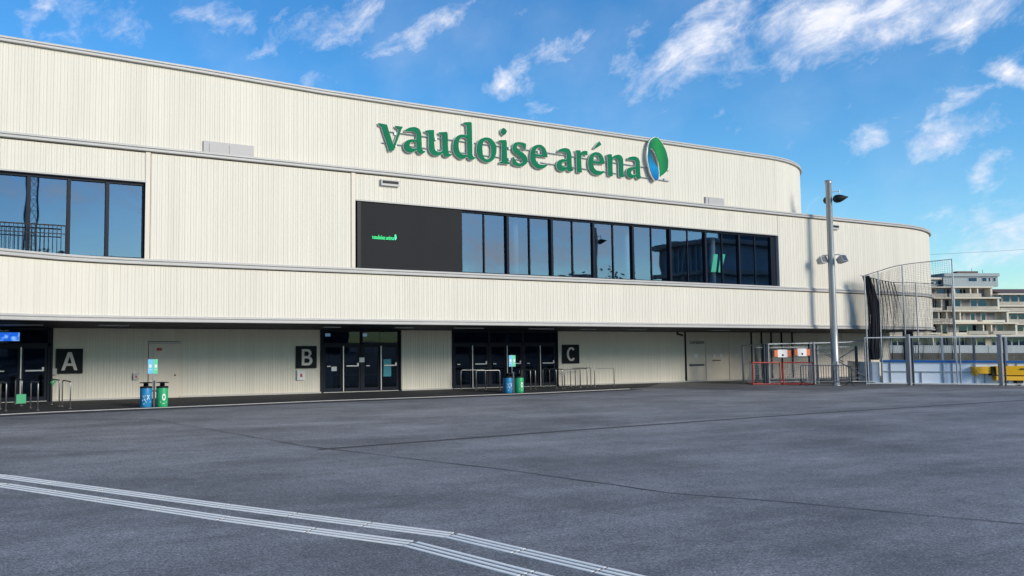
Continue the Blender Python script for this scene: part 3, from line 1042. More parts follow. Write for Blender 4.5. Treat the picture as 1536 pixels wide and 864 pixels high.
# ------------------------------------------------------------------ big letter sign
# outlines on the facade, metres along it and metres above ground
LETTERS = [
 ('v', ['16.57,11.34 16.96,11.32 16.96,11.33 16.99,11.24 17.07,11.01 17.19,10.71 17.26,10.50 17.34,10.67 17.44,10.93 17.51,11.11 17.52,11.19 17.49,11.19 17.43,11.23 17.36,11.27 17.37,11.32 17.74,11.32 17.72,11.30 17.65,11.18 17.56,10.94 17.43,10.62 17.34,10.38 17.29,10.27 17.26,10.26 17.18,10.24 17.10,10.24 17.08,10.20 17.04,10.29 16.94,10.56 16.80,10.94 16.71,11.20 16.66,11.22 16.62,11.23 16.58,11.24']),
 ('a', ['17.85,11.19 17.90,11.24 17.97,11.28 18.05,11.32 18.15,11.35 18.26,11.37 18.36,11.37 18.45,11.35 18.53,11.31 18.58,11.25 18.62,11.17 18.63,11.10 18.64,11.02 18.64,10.94 18.64,10.85 18.65,10.76 18.65,10.67 18.65,10.55 18.66,10.46 18.68,10.44 18.71,10.41 18.77,10.40 18.83,10.41 18.81,10.35 18.76,10.31 18.69,10.27 18.64,10.25 18.58,10.25 18.53,10.26 18.48,10.29 18.44,10.35 18.42,10.41 18.35,10.36 18.26,10.31 18.17,10.27 18.08,10.26 18.00,10.26 17.92,10.28 17.85,10.33 17.80,10.39 17.77,10.46 17.77,10.53 17.78,10.60 17.81,10.66 17.87,10.72 17.94,10.77 18.02,10.80 18.12,10.83 18.21,10.84 18.33,10.85 18.40,10.85 18.40,10.94 18.40,11.04 18.39,11.10 18.36,11.13 18.31,11.16 18.24,11.17 18.14,11.17 18.03,11.16 17.93,11.15 17.85,11.13', '18.40,10.75 18.31,10.74 18.21,10.73 18.14,10.70 18.09,10.67 18.06,10.61 18.05,10.56 18.06,10.51 18.10,10.47 18.16,10.45 18.23,10.45 18.32,10.47 18.40,10.49']),
 ('u', ['18.84,11.28 18.86,11.28 18.91,11.30 19.00,11.32 19.12,11.34 19.21,11.35 19.26,11.35 19.27,11.31 19.27,11.23 19.27,11.12 19.27,11.00 19.27,10.88 19.28,10.74 19.29,10.63 19.30,10.55 19.32,10.51 19.38,10.46 19.45,10.43 19.52,10.43 19.59,10.45 19.65,10.48 19.70,10.50 19.70,10.61 19.69,10.75 19.69,10.89 19.68,11.01 19.68,11.12 19.68,11.19 19.64,11.19 19.60,11.19 19.56,11.21 19.53,11.23 19.54,11.29 19.64,11.30 19.78,11.33 19.88,11.34 19.94,11.34 19.95,11.31 19.96,11.24 19.97,11.14 19.97,11.03 19.97,10.90 19.97,10.77 19.98,10.65 19.98,10.53 20.00,10.44 20.03,10.41 20.08,10.40 20.13,10.40 20.16,10.40 20.15,10.35 20.10,10.31 20.03,10.28 19.96,10.26 19.89,10.25 19.83,10.26 19.78,10.28 19.74,10.35 19.71,10.41 19.65,10.36 19.56,10.30 19.46,10.27 19.37,10.26 19.28,10.26 19.20,10.28 19.12,10.33 19.06,10.40 19.03,10.46 19.02,10.55 19.01,10.65 19.01,10.78 19.01,10.90 19.01,11.01 19.00,11.12 19.00,11.19 18.97,11.20 18.93,11.21 18.89,11.22 18.85,11.22']),
 ('d', ['20.78,11.84 20.81,11.86 20.88,11.88 21.01,11.90 21.14,11.92 21.19,11.92 21.21,11.89 21.22,11.83 21.22,11.73 21.22,11.62 21.23,11.45 21.23,11.26 21.23,11.07 21.24,10.88 21.24,10.70 21.24,10.55 21.26,10.45 21.28,10.41 21.35,10.39 21.42,10.39 21.41,10.35 21.36,10.31 21.30,10.28 21.23,10.25 21.15,10.24 21.09,10.26 21.04,10.29 21.01,10.34 20.99,10.39 20.94,10.35 20.86,10.30 20.78,10.26 20.70,10.24 20.62,10.24 20.54,10.27 20.45,10.32 20.36,10.39 20.31,10.47 20.27,10.56 20.25,10.67 20.25,10.78 20.26,10.87 20.28,10.97 20.33,11.07 20.39,11.16 20.46,11.22 20.55,11.28 20.64,11.31 20.74,11.32 20.87,11.32 20.97,11.31 20.97,11.40 20.96,11.54 20.96,11.64 20.95,11.72 20.95,11.77 20.90,11.77 20.85,11.78 20.78,11.81', '20.97,11.17 20.92,11.19 20.84,11.20 20.76,11.19 20.68,11.17 20.61,11.12 20.56,11.05 20.53,10.96 20.52,10.86 20.52,10.75 20.54,10.65 20.57,10.56 20.62,10.49 20.69,10.45 20.77,10.44 20.88,10.45 20.98,10.46']),
 ('o', ['22.00,11.33 22.10,11.33 22.19,11.32 22.27,11.29 22.35,11.23 22.43,11.17 22.49,11.09 22.53,10.99 22.54,10.88 22.54,10.80 22.53,10.71 22.51,10.63 22.47,10.52 22.41,10.42 22.33,10.34 22.24,10.28 22.14,10.24 22.04,10.22 21.92,10.23 21.81,10.25 21.71,10.31 21.63,10.37 21.55,10.46 21.50,10.55 21.48,10.63 21.48,10.71 21.48,10.80 21.49,10.91 21.53,11.02 21.58,11.12 21.66,11.20 21.73,11.25 21.82,11.29 21.91,11.32', '21.99,11.19 22.07,11.19 22.15,11.15 22.20,11.09 22.23,11.01 22.26,10.91 22.26,10.79 22.26,10.71 22.25,10.62 22.23,10.54 22.18,10.46 22.12,10.40 22.07,10.36 22.01,10.36 21.94,10.37 21.88,10.40 21.83,10.47 21.79,10.55 21.78,10.66 21.77,10.77 21.77,10.89 21.79,10.99 21.82,11.08 21.87,11.14 21.92,11.18']),
 ('i', ['22.94,11.86 23.00,11.84 23.06,11.81 23.10,11.77 23.12,11.72 23.10,11.67 23.07,11.62 23.01,11.56 22.95,11.53 22.89,11.55 22.85,11.59 22.82,11.64 22.80,11.70 22.81,11.75 22.85,11.80 22.89,11.84', '22.66,11.26 22.74,11.29 22.84,11.30 22.96,11.32 23.05,11.33 23.10,11.29 23.11,11.18 23.11,11.01 23.11,10.85 23.12,10.70 23.12,10.54 23.13,10.44 23.13,10.40 23.15,10.36 23.21,10.35 23.25,10.34 23.24,10.26 23.14,10.26 23.01,10.25 22.85,10.25 22.72,10.25 22.72,10.30 22.77,10.33 22.83,10.35 22.83,10.47 22.83,10.64 22.84,10.80 22.84,10.94 22.84,11.07 22.84,11.17 22.80,11.17 22.76,11.19 22.71,11.20 22.67,11.21']),
 ('s', ['24.19,11.28 24.19,11.19 24.18,11.08 24.16,11.02 24.14,10.99 24.09,10.99 24.06,11.04 24.03,11.11 23.98,11.16 23.91,11.19 23.84,11.21 23.77,11.20 23.72,11.18 23.68,11.14 23.67,11.09 23.68,11.04 23.73,10.99 23.80,10.94 23.90,10.90 24.01,10.85 24.10,10.79 24.18,10.73 24.23,10.66 24.26,10.58 24.26,10.49 24.23,10.41 24.17,10.34 24.09,10.28 23.98,10.24 23.86,10.22 23.74,10.21 23.62,10.22 23.50,10.25 23.41,10.28 23.42,10.59 23.50,10.61 23.53,10.54 23.57,10.46 23.62,10.41 23.69,10.37 23.77,10.35 23.84,10.35 23.91,10.37 23.97,10.40 23.99,10.44 23.98,10.50 23.95,10.55 23.90,10.60 23.81,10.65 23.69,10.71 23.58,10.77 23.49,10.84 23.45,10.91 23.43,10.98 23.44,11.06 23.46,11.15 23.51,11.21 23.58,11.27 23.69,11.30 23.81,11.32 23.92,11.32 24.02,11.31 24.12,11.29']),
 ('e', ['24.92,11.32 25.03,11.32 25.13,11.29 25.23,11.23 25.31,11.15 25.36,11.05 25.39,10.95 25.41,10.85 25.41,10.78 24.73,10.77 24.72,10.71 24.73,10.63 24.77,10.54 24.83,10.47 24.91,10.42 25.01,10.40 25.10,10.40 25.20,10.42 25.31,10.45 25.40,10.47 25.40,10.39 25.33,10.34 25.24,10.28 25.11,10.23 24.98,10.20 24.86,10.21 24.74,10.24 24.63,10.30 24.54,10.38 24.48,10.48 24.44,10.60 24.43,10.71 24.44,10.82 24.46,10.94 24.50,11.06 24.57,11.16 24.67,11.24 24.79,11.29', '24.72,10.87 24.73,10.96 24.74,11.05 24.79,11.12 24.84,11.16 24.90,11.19 24.96,11.19 25.03,11.17 25.09,11.12 25.12,10.99 25.13,10.87']),
 ('a', ['26.05,11.15 26.09,11.19 26.15,11.23 26.25,11.27 26.35,11.30 26.47,11.32 26.58,11.32 26.67,11.30 26.74,11.25 26.79,11.19 26.82,11.11 26.84,11.01 26.84,10.88 26.84,10.77 26.84,10.64 26.85,10.54 26.86,10.44 26.87,10.39 26.96,10.36 26.92,10.30 26.84,10.26 26.76,10.24 26.69,10.24 26.64,10.26 26.61,10.30 26.58,10.35 26.55,10.31 26.48,10.27 26.37,10.23 26.26,10.21 26.16,10.22 26.07,10.25 26.01,10.31 25.96,10.38 25.95,10.46 25.96,10.54 26.00,10.62 26.07,10.69 26.16,10.74 26.27,10.78 26.43,10.79 26.56,10.80 26.57,10.89 26.57,11.00 26.56,11.06 26.53,11.10 26.47,11.12 26.39,11.12 26.28,11.12 26.18,11.11 26.12,11.10 26.07,11.10', '26.58,10.70 26.49,10.69 26.38,10.66 26.31,10.63 26.27,10.60 26.25,10.55 26.25,10.51 26.27,10.46 26.32,10.43 26.39,10.42 26.46,10.42 26.54,10.44 26.59,10.45']),
 ('r', ['27.13,11.28 27.18,11.29 27.25,11.30 27.32,11.30 27.39,11.29 27.41,11.17 27.45,11.22 27.51,11.27 27.60,11.30 27.70,11.31 27.77,11.31 27.82,11.30 27.83,11.12 27.75,11.12 27.66,11.12 27.57,11.11 27.49,11.09 27.45,11.06 27.43,10.99 27.42,10.90 27.43,10.77 27.43,10.65 27.44,10.51 27.45,10.37 27.46,10.27 27.40,10.25 27.33,10.24 27.25,10.24 27.17,10.25 27.17,10.39 27.16,10.59 27.16,10.77 27.16,10.93 27.16,11.08 27.16,11.18']),
 ('é', ['28.58,11.86 28.70,11.72 28.68,11.70 28.61,11.65 28.46,11.56 28.32,11.48 28.23,11.49 28.28,11.56 28.36,11.65 28.48,11.77', '28.37,11.32 28.49,11.32 28.60,11.29 28.70,11.24 28.77,11.16 28.82,11.08 28.85,10.99 28.86,10.88 28.86,10.79 28.16,10.76 28.16,10.70 28.18,10.63 28.22,10.55 28.29,10.48 28.38,10.44 28.48,10.43 28.57,10.42 28.66,10.43 28.75,10.45 28.82,10.47 28.85,10.40 28.77,10.34 28.67,10.28 28.56,10.24 28.44,10.22 28.30,10.23 28.17,10.26 28.06,10.33 27.96,10.42 27.91,10.53 27.87,10.66 27.87,10.78 27.89,10.90 27.92,11.01 27.98,11.11 28.06,11.20 28.16,11.26 28.26,11.30', '28.17,10.88 28.18,10.96 28.21,11.06 28.25,11.12 28.31,11.16 28.37,11.18 28.42,11.18 28.49,11.16 28.54,11.11 28.57,10.99 28.58,10.89']),
 ('n', ['29.05,11.26 29.10,11.28 29.17,11.30 29.26,11.31 29.34,11.31 29.37,11.17 29.45,11.22 29.56,11.28 29.67,11.32 29.78,11.34 29.89,11.32 29.98,11.28 30.04,11.21 30.07,11.11 30.08,11.00 30.08,10.87 30.08,10.75 30.08,10.62 30.08,10.48 30.08,10.39 30.13,10.35 30.09,10.27 29.99,10.26 29.89,10.26 29.83,10.27 29.79,10.29 29.80,10.30 29.80,10.36 29.80,10.45 29.79,10.57 29.79,10.69 29.79,10.80 29.79,10.90 29.78,10.99 29.76,11.07 29.71,11.12 29.63,11.14 29.54,11.13 29.45,11.11 29.39,11.09 29.39,10.99 29.38,10.85 29.38,10.71 29.38,10.55 29.38,10.38 29.38,10.26 29.33,10.25 29.26,10.24 29.17,10.25 29.11,10.26 29.11,10.36 29.10,10.53 29.10,10.69 29.09,10.85 29.09,11.03 29.08,11.15']),
 ('a', ['30.38,11.21 30.42,11.25 30.50,11.29 30.61,11.32 30.74,11.35 30.87,11.35 30.98,11.33 31.07,11.29 31.12,11.22 31.16,11.16 31.17,11.06 31.17,10.95 31.17,10.81 31.17,10.70 31.18,10.55 31.18,10.45 31.24,10.38 31.22,10.32 31.14,10.28 31.05,10.25 31.00,10.26 30.95,10.30 30.92,10.35 30.90,10.40 30.84,10.35 30.75,10.29 30.65,10.26 30.55,10.25 30.45,10.28 30.37,10.32 30.31,10.39 30.28,10.46 30.28,10.54 30.30,10.62 30.35,10.69 30.42,10.75 30.52,10.79 30.64,10.81 30.79,10.83 30.90,10.84 30.90,10.93 30.90,11.04 30.89,11.10 30.86,11.14 30.78,11.16 30.69,11.16 30.61,11.16 30.53,11.15 30.46,11.15 30.40,11.15', '30.90,10.73 30.80,10.71 30.68,10.68 30.62,10.65 30.59,10.61 30.57,10.55 30.58,10.49 30.63,10.45 30.69,10.43 30.80,10.46 30.90,10.49']),
 ('G', ['32.20,12.41 32.32,12.42 32.43,12.37 32.51,12.32 32.59,12.25 32.68,12.17 32.76,12.06 32.85,11.94 32.92,11.82 32.98,11.69 33.02,11.55 33.05,11.43 33.07,11.31 33.06,11.19 33.05,11.08 33.04,10.96 32.99,10.86 32.91,10.76 32.79,10.66 32.68,10.58 32.56,10.51 32.47,10.45 32.47,10.53 32.47,10.64 32.47,10.75 32.46,10.87 32.45,11.00 32.43,11.12 32.40,11.22 32.35,11.32 32.31,11.42 32.27,11.51 32.22,11.60 32.17,11.68 32.09,11.78 32.03,11.85 31.89,11.80 31.74,11.70 31.74,11.77 31.75,11.88 31.77,11.98 31.83,12.12 31.92,12.24 32.06,12.34']),
 ('B', ['31.74,11.69 31.89,11.79 31.90,11.69 31.92,11.56 31.94,11.48 31.98,11.38 32.02,11.30 32.07,11.21 32.13,11.12 32.19,11.04 32.27,10.95 32.34,10.86 32.40,10.80 32.40,10.69 32.40,10.56 32.39,10.44 32.37,10.34 32.30,10.28 32.21,10.25 32.14,10.28 32.07,10.35 32.00,10.42 31.93,10.52 31.87,10.64 31.82,10.77 31.77,10.92 31.74,11.05 31.71,11.18 31.69,11.31 31.69,11.42 31.71,11.58']),
 ('W', ['32.20,12.43 32.33,12.44 32.45,12.40 32.53,12.35 32.62,12.27 32.71,12.19 32.79,12.08 32.88,11.96 32.95,11.84 33.01,11.71 33.05,11.56 33.08,11.43 33.10,11.31 33.09,11.19 33.08,11.08 33.06,10.96 33.01,10.85 32.93,10.74 32.81,10.63 32.70,10.56 32.57,10.49 32.48,10.44 32.46,10.43 32.45,10.39 32.41,10.33 32.32,10.27 32.21,10.23 32.13,10.25 32.05,10.32 31.98,10.40 31.90,10.50 31.83,10.62 31.78,10.75 31.73,10.91 31.70,11.05 31.67,11.17 31.64,11.29 31.64,11.41 31.64,11.56 31.67,11.73 31.70,11.88 31.75,12.02 31.81,12.16 31.89,12.26 32.04,12.37', '32.01,11.86 32.10,11.74 32.22,11.58 32.31,11.42 32.37,11.27 32.40,11.12 32.42,11.00 32.42,10.88 32.40,10.82 32.34,10.87 32.27,10.95 32.19,11.04 32.13,11.15 32.06,11.27 32.00,11.39 31.95,11.49 31.91,11.60 31.89,11.68 31.94,11.79']),
]

def parse(s):
    return [tuple(map(float, p.split(','))) for p in s.split()]


SX, SZ, SY = 16.3, 10.0, 29.5
sign = thing('facade_sign', 'large green letter sign spelling vaudoise aréna with a ring emblem, high on the facade', 'sign', (SX, SY, SZ))
M['emb_green'] = bpy.data.materials.new('emblem_green_print')
M['emb_blue'] = bpy.data.materials.new('emblem_blue_print')
for key, ca, cb, cd in (('emb_green', (.0, .07, .075), (.01, .26, .055), (.0, .12, .06)), ('emb_blue', (.0, .08, .1), (.0, .24, .5), (.0, .08, .26))):
    m = M[key]
    m.use_nodes = True
    t = m.node_tree
    bs = t.nodes['Principled BSDF']
    bs.inputs['Roughness'].default_value = .5
    bs.inputs['Specular IOR Level'].default_value = .12
    ge = t.nodes.new('ShaderNodeNewGeometry')
    sp = t.nodes.new('ShaderNodeSeparateXYZ')
    t.links.new(ge.outputs['Position'], sp.inputs[0])
    mr = t.nodes.new('ShaderNodeMapRange')
    if key == 'emb_green':
        mr.inputs['From Min'].default_value = 31.5
        mr.inputs['From Max'].default_value = 33.0
        t.links.new(sp.outputs[0], mr.inputs['Value'])
    else:
        mr.inputs['From Min'].default_value = 11.7
        mr.inputs['From Max'].default_value = 10.1
        t.links.new(sp.outputs[2], mr.inputs['Value'])
    cr = t.nodes.new('ShaderNodeValToRGB')
    cr.color_ramp.elements[0].color = (*ca, 1)
    cr.color_ramp.elements[1].color = (*cd, 1)
    e_ = cr.color_ramp.elements.new(.5)
    e_.color = (*cb, 1)
    t.links.new(mr.outputs[0], cr.inputs[0])
    t.links.new(cr.outputs[0], bs.inputs['Base Color'])
for ch, cs in LETTERS:
    C_ = [[(x - SX, z - SZ) for x, z in parse(c)] for c in cs]
    if ch in 'GB':
        me = curve_mesh('emblem_part', C_, .02, 'emb_green' if ch == 'G' else 'emb_blue')
        link('emblem_ribbon', me, sign, (-.1, -.12, 0), 'green curve of the ring emblem' if ch == 'G' else 'blue curve of the ring emblem')
    elif ch == 'W':
        link('emblem_backing', curve_mesh('emblem_backing', C_, .07, 'white'), sign, (-.1, -.095, 0))
    else:
        me = curve_mesh('letter', C_, .02, 'green')
        o = link('letter', me, sign, (0, 0, 0), 'green letter ' + ch)
        link('letter_casing', curve_mesh('letter_casing', C_, .035, 'white', offset=.012), o, (0, .021, 0))
for (z0, z1) in ((11.05, 10.87), (10.55, 10.35)):
    MB().tube([(16.75 - SX, .08, z0 - SZ), (24.9 - SX, .08, z0 - SZ - .03)], .022, 6).build('rail', 'galv', sign)
    MB().tube([(24.9 - SX, .08, z0 - SZ - .03), (33.2 - SX, .08, z1 - SZ)], .022, 6).build('rail', 'galv', sign)
for x in (17.4, 19.4, 21.3, 23.3, 24.95, 27.3, 29.2, 31.2, 32.9):
    b = MB()
    for z in (11.0 if x < 25 else 10.9, 10.5 if x < 25 else 10.4):
        b.box(x - SX - .05, x - SX + .05, .06, .14, z - SZ - .06, z - SZ + .06)
    b.build('bracket', 'galv', sign)

# ------------------------------------------------------------------ LED screen beside the windows
scr = thing('led_screen', 'big dark video screen set in the facade at the left end of the window band', 'screen', (15.46, 29.3, 5.28))
MB().box(.17, 5.02, .02, .12, .0, 2.69).build('panel', 'led', scr)
b = MB()
b.box(0, .165, .0, .3, 0, 2.7)
b.box(.166, 5.03, .01, .28, 2.695, 2.72)
b.box(5.021, 5.05, .01, .28, 0, 2.69)
b.build('frame', 'black', scr)
M['ledgreen'] = emit('lit_green_letters', (.01, .75, .22), 1.0)
M['ledcyan'] = emit('lit_cyan_emblem', (.1, .8, .75), 1.0)
kx = 1.18 / 17.0
for ch, cs in LETTERS:
    if ch == 'W':
        continue
    big = ch in 'GB'
    C_ = [[(((x - 16.3) * kx * 1.0 + (0 if not big else .0)), (z - 10.2) * kx * (1.5 if not big else 1.6)) for x, z in parse(c)] for c in cs]
    me = curve_mesh('screen_letter', C_, .006, 'ledcyan' if ch == 'B' else 'ledgreen')
    link('screen_emblem' if big else 'screen_letter', me, scr, (.66, .01, 1.22))

# ------------------------------------------------------------------ A, B, C signs
def plate(x0, x1, z0, z1, lab, contours=None):
    s = thing('entrance_sign', lab, 'sign', (x0, WY - .1, z0))
    w_, h_ = x1 - x0, z1 - z0
    MB().box(0, w_, 0, .06, 0, h_).build('plate', 'signblack', s)
    C_ = [[(px * w_, pz * h_) for px, pz in c] for c in contours]
    link('letter', curve_mesh('letter', C_, .02, 'signletter'), s, (0, -.022, 0))


def arcs(cx, cy, rx, ry, a0, a1, n=12):
    return [(cx + rx * cos(radians(a0 + (a1 - a0) * i / n)), cy + ry * sin(radians(a0 + (a1 - a0) * i / n))) for i in range(n + 1)]


Aout = [(.20, .13), (.32, .13), (.385, .31), (.62, .31), (.68, .13), (.80, .13), (.575, .86), (.43, .86)]
Ain = [(.42, .41), (.585, .41), (.505, .70)]
plate(4.76, 5.8, 1.09, 2.08, 'black square sign with a beige letter A beside the left entrance', [Aout, Ain])
Bout = [(.26, .13)] + [(.52, .13)] + arcs(.55, .335, .23, .205, -90, 62, 10) + arcs(.53, .68, .20, .18, -48, 90, 10) + [(.26, .86)]
Bi1 = [(.38, .24)] + arcs(.54, .34, .11, .10, -90, 90, 8) + [(.38, .44)]
Bi2 = [(.38, .55)] + arcs(.52, .655, .09, .1, -90, 90, 8) + [(.38, .755)]
plate(15.18, 16.2, 1.15, 2.16, 'black square sign with a beige letter B beside the middle entrance', [Bout, Bi1, Bi2])
Co = arcs(.5, .5, .27, .37, 42, 318, 22)
Ci = arcs(.5, .5, .155, .265, 318, 42, 18)
plate(30.72, 31.86, 1.18, 2.19, 'black square sign with a beige letter C beside the right entrance', [Co + Ci])

# blue display hanging over the left doors
scrn = thing('display', 'small blue display with a cloud picture hung over the left doors', 'screen', (1.2, 33.5, 2.36))
b = MB().box(0, 2.1, 0, .12, 0, .38)
b.build('housing', 'black', scrn)
m = bpy.data.materials.new('display_picture')
m.use_nodes = True
t = m.node_tree
bs = t.nodes['Principled BSDF']
bs.inputs['Base Color'].default_value = (.01, .02, .05, 1)
n_ = t.nodes.new('ShaderNodeTexNoise')
n_.inputs['Scale'].default_value = 3.2
n_.inputs['Detail'].default_value = 5
cr = t.nodes.new('ShaderNodeValToRGB')
cr.color_ramp.elements[0].position = .5
cr.color_ramp.elements[0].color = (.005, .09, .55, 1)
cr.color_ramp.elements[1].position = .68
cr.color_ramp.elements[1].color = (.3, .6, .95, 1)
ge = t.nodes.new('ShaderNodeNewGeometry')
t.links.new(ge.outputs['Position'], n_.inputs['Vector'])
t.links.new(n_.outputs['Fac'], cr.inputs[0])
t.links.new(cr.outputs[0], bs.inputs['Emission Color'])
bs.inputs['Emission Strength'].default_value = .95
MB().box(.04, 2.06, -.01, -.001, .03, .35).build('screen', m, scrn)
for x in (.4, 1.7):
    MB().tube([(x, .06, .38), (x, .06, .6)], .015, 6).build('hanger', 'black', scrn)

# railing on the balcony in front of the left window
rl = thing('balcony_railing', 'dark metal railing with upright bars in front of the left window', 'railing', (-4, 29.0, 5.2))
b = MB()
b.bar((0, 0, 1.06), (8.2, 0, 1.06), .05, .04)
b.bar((0, 0, .78), (8.2, 0, .78), .03, .03)
b.build('handrail', 'black', rl)
i = 0
x = 8.2
while x > 0 and i < 60:
    w_ = .022
    MB().box(x - w_ / 2, x + w_ / 2, -.012, .012, 0, 1.04).build('baluster', 'black', rl)
    x -= .137
    i += 1

pg = thing('hanging_panels', 'two slanted light green panels standing behind the right end of the window band', 'panel', (36.4, 29.85, 5.95))
M['palegreen'] = emit('glow_added_green_panel', (.16, .75, .36), .9)  # glow added so the green posters show through the glass
for pts in (((-.02, 0), (.32, 0), (.5, .92), (.22, .92)), ((.52, .0), (.72, .0), (1.06, .95), (.72, .95))):
    b = MB()
    b.v = [(x, 0, z) for x, z in pts] + [(x, .02, z) for x, z in pts]
    b.f = [(0, 1, 2, 3), (7, 6, 5, 4), (0, 4, 5, 1), (1, 5, 6, 2), (2, 6, 7, 3), (3, 7, 4, 0)]
    b.build('panel', 'palegreen', pg)

# ------------------------------------------------------------------ recycling bins
def bin_set(loc, rz, label):
    t = thing('recycling_bins', label, 'bins', loc, rz, 'paired recycling bins by the walkway')
    for sx, m_ in ((-.29, 'blue'), (.29, 'bingreen')):
        body = MB().lathe([(.2, .0), (.205, .02), (.215, .35), (.215, .68), (.21, .70)], 26, (sx, 0)).build('bin', m_, t, smooth=True)
        body['label'] = 'blue barrel bin' if m_ == 'blue' else 'green barrel bin'
        MB().lathe([(.218, .685), (.222, .70), (.222, .735), (.2, .745), (.12, .75)], 26, (sx, 0)).build('rim', 'black', body, smooth=True)
        MB().lathe([(.09, .745), (.09, .86), (.235, .865), (.235, .885), (.05, .9)], 24, (sx, 0)).build('lid', 'black', body, smooth=True)

        def wrap(pts):
            b = MB()
            fr = []
            for (u, z) in pts:
                a = -pi / 2 + u / .215
                fr.append((sx + .2185 * cos(a), .2185 * sin(a), z))
            b.quad(*fr)
            return b
        pr = MB()
        shapes = []
        if m_ == 'blue':
            for (u, z, s_) in ((-.09, .33, 1), (.07, .36, .8)):
                shapes += [[(u - .07 * s_, z - .1 * s_), (u - .045 * s_, z - .1 * s_), (u + .07 * s_, z + .1 * s_), (u + .03 * s_, z + .1 * s_)],
                           [(u + .045 * s_, z - .1 * s_), (u + .07 * s_, z - .1 * s_), (u - .03 * s_, z + .1 * s_), (u - .07 * s_, z + .1 * s_)]]
            shapes += [[(-.02, .18), (.16, .18), (.16, .205), (-.02, .205)], [(-.12, .12), (-.05, .12), (-.05, .14), (-.12, .14)]]
        else:
            for k in range(8):
                a0, a1 = k * pi / 4, (k + 1) * pi / 4
                shapes.append([(.04 + .035 * cos(a0), .36 + .07 * sin(a0)), (.04 + .07 * cos(a0), .36 + .13 * sin(a0)), (.04 + .07 * cos(a1), .36 + .13 * sin(a1)), (.04 + .035 * cos(a1), .36 + .07 * sin(a1))])
            shapes += [[(-.09, .165), (.15, .165), (.15, .195), (-.09, .195)], [(-.02, .12), (.08, .12), (.08, .135), (-.02, .135)]]
        for s_ in shapes:
            w_ = wrap(s_)
            n = len(pr.v)
            pr.v += w_.v
            pr.f += [tuple(i + n for i in f) for f in w_.f]
        pr.build('print', 'white', body)
    b = MB()
    b.box(-.035, .035, -.03, .03, 0, .95)
    b.box(-.1, .1, -.02, .02, .55, .6)
    b.build('post', 'galvdark', t)
    MB().tube([(-.06, .0, .9), (-.06, 0, 1.75)], .016, 8).build('sign_pole', 'galv', t)
    sg = MB().box(-.235, -.06, -.035, -.018, 1.2, 1.72).build('sign_plate', mat('pale_blue_sign', (.16, .5, .78), .5), t)
    MB().box(-.059, .11, -.035, -.018, 1.2, 1.72).build('sign_plate', mat('pale_green_sign', (.12, .6, .33), .5), t)
    for x in (-.2, .0):
        MB().box(x, x + .09, -.041, -.036, 1.42, 1.53).build('pictogram', 'white', sg)
        MB().box(x - .01, x + .1, -.041, -.036, 1.34, 1.355).build('print_line', 'white', sg)
    return t


bs_ = bin_set((7.57, 30.15, .008), radians(-8), 'blue and green bins with a small sign, in front of the beige service door')
copy_tree(bs_, (24.55, 31.1, .008), radians(-8), 'blue and green bins with a small sign, in front of the dark right doors')

# ------------------------------------------------------------------ steel hoops
def hoop_mesh(L, h=.95):
    r = .09
    pts = [(0, 0, 0), (0, 0, h - r)] + [(r - r * cos(a), 0, h - r + r * sin(a)) for a in (pi / 8, pi / 4, 3 * pi / 8)] + [(r, 0, h), (L - r, 0, h)] + \
        [(L - r + r * sin(a), 0, h - r + r * cos(a)) for a in (pi / 8, pi / 4, 3 * pi / 8)] + [(L, 0, h - r), (L, 0, 0)]
    b = MB().tube(pts, .024, 8)
    b.lathe([(.06, 0), (.06, .01)], 10)
    b.lathe([(.06, 0), (.06, .01)], 10, (L, 0))
    return b


def hoop(x, y, ang, L, label, h=.95):
    o = hoop_mesh(L, h).build('steel_hoop', 'steel', smooth=True)
    o.location = (x, y, .004)
    o.rotation_euler = (0, 0, radians(ang))
    tag(o, label, 'railing', 'steel hoop rails at the entrances')


for i, (x, y, an, L, lab) in enumerate([
    (2.50, 31.7, -84, 1.0, 'steel hoop rail at the left picture edge in front of the left doors'),
    (3.50, 31.6, -84, 1.1, 'steel hoop rail in front of the left doors, beside the green tape square'),
    (3.20, 33.9, -84, 1.1, 'steel hoop rail close to the left doors, behind two nearer hoops'),
    (4.42, 33.1, -84, 1.1, 'left one of the two hoops under sign A, with green tape on it'),
    (4.62, 31.85, -84, 1.1, 'right one of the two steel hoops under sign A'),
    (24.20, 33.5, -12, 1.25, 'steel hoop rail left of the bins at the right doors'),
    (23.80, 34.2, -12, 1.3, 'steel hoop rail close to the doors, left of the right bins'),
    (27.15, 33.9, -100, 1.1, 'thin looking hoop rail just right of the right bins'),
    (27.55, 34.2, -100, 1.35, 'hoop rail right of the right bins, second from them'),
    (29.0, 34.3, -100, 1.3, 'hoop rail in front of the last right door, nearer the bins'),
    (29.35, 34.2, -100, 1.45, 'hoop rail in front of the last right door, farther from the bins'),
    (31.0, 34.1, -100, 1.1, 'narrow looking hoop rail at the right door edge under sign C'),
    (28.7, 32.5, 12, 1.5, 'wide hoop rail below sign C, left of three'),
    (30.55, 33.95, 6, 1.55, 'wide hoop rail below sign C, middle of three'),
    (31.35, 33.05, 2, 1.4, 'wide hoop rail in front of the ribbed wall, right of sign C')]):
    hoop(x, y, an, L, lab)
o = MB().box(-.16, .16, -.012, .012, 0, .32).build('tape_square', 'tape')
o.location = (3.12, 31.0, .22)
tag(o, 'green square card hanging between the hoops at the left doors', 'card')
o = MB().tube([(0, 0, 0), (.04, -.02, .08), (.12, 0, .14), (.03, .03, .2), (-.06, 0, .12), (.02, 0, .02)], .03, 6).build('tape_knot', 'tape')
o.location = (4.42, 33.05, .72)
tag(o, 'green tape knotted round a steel hoop under sign A', 'tape')

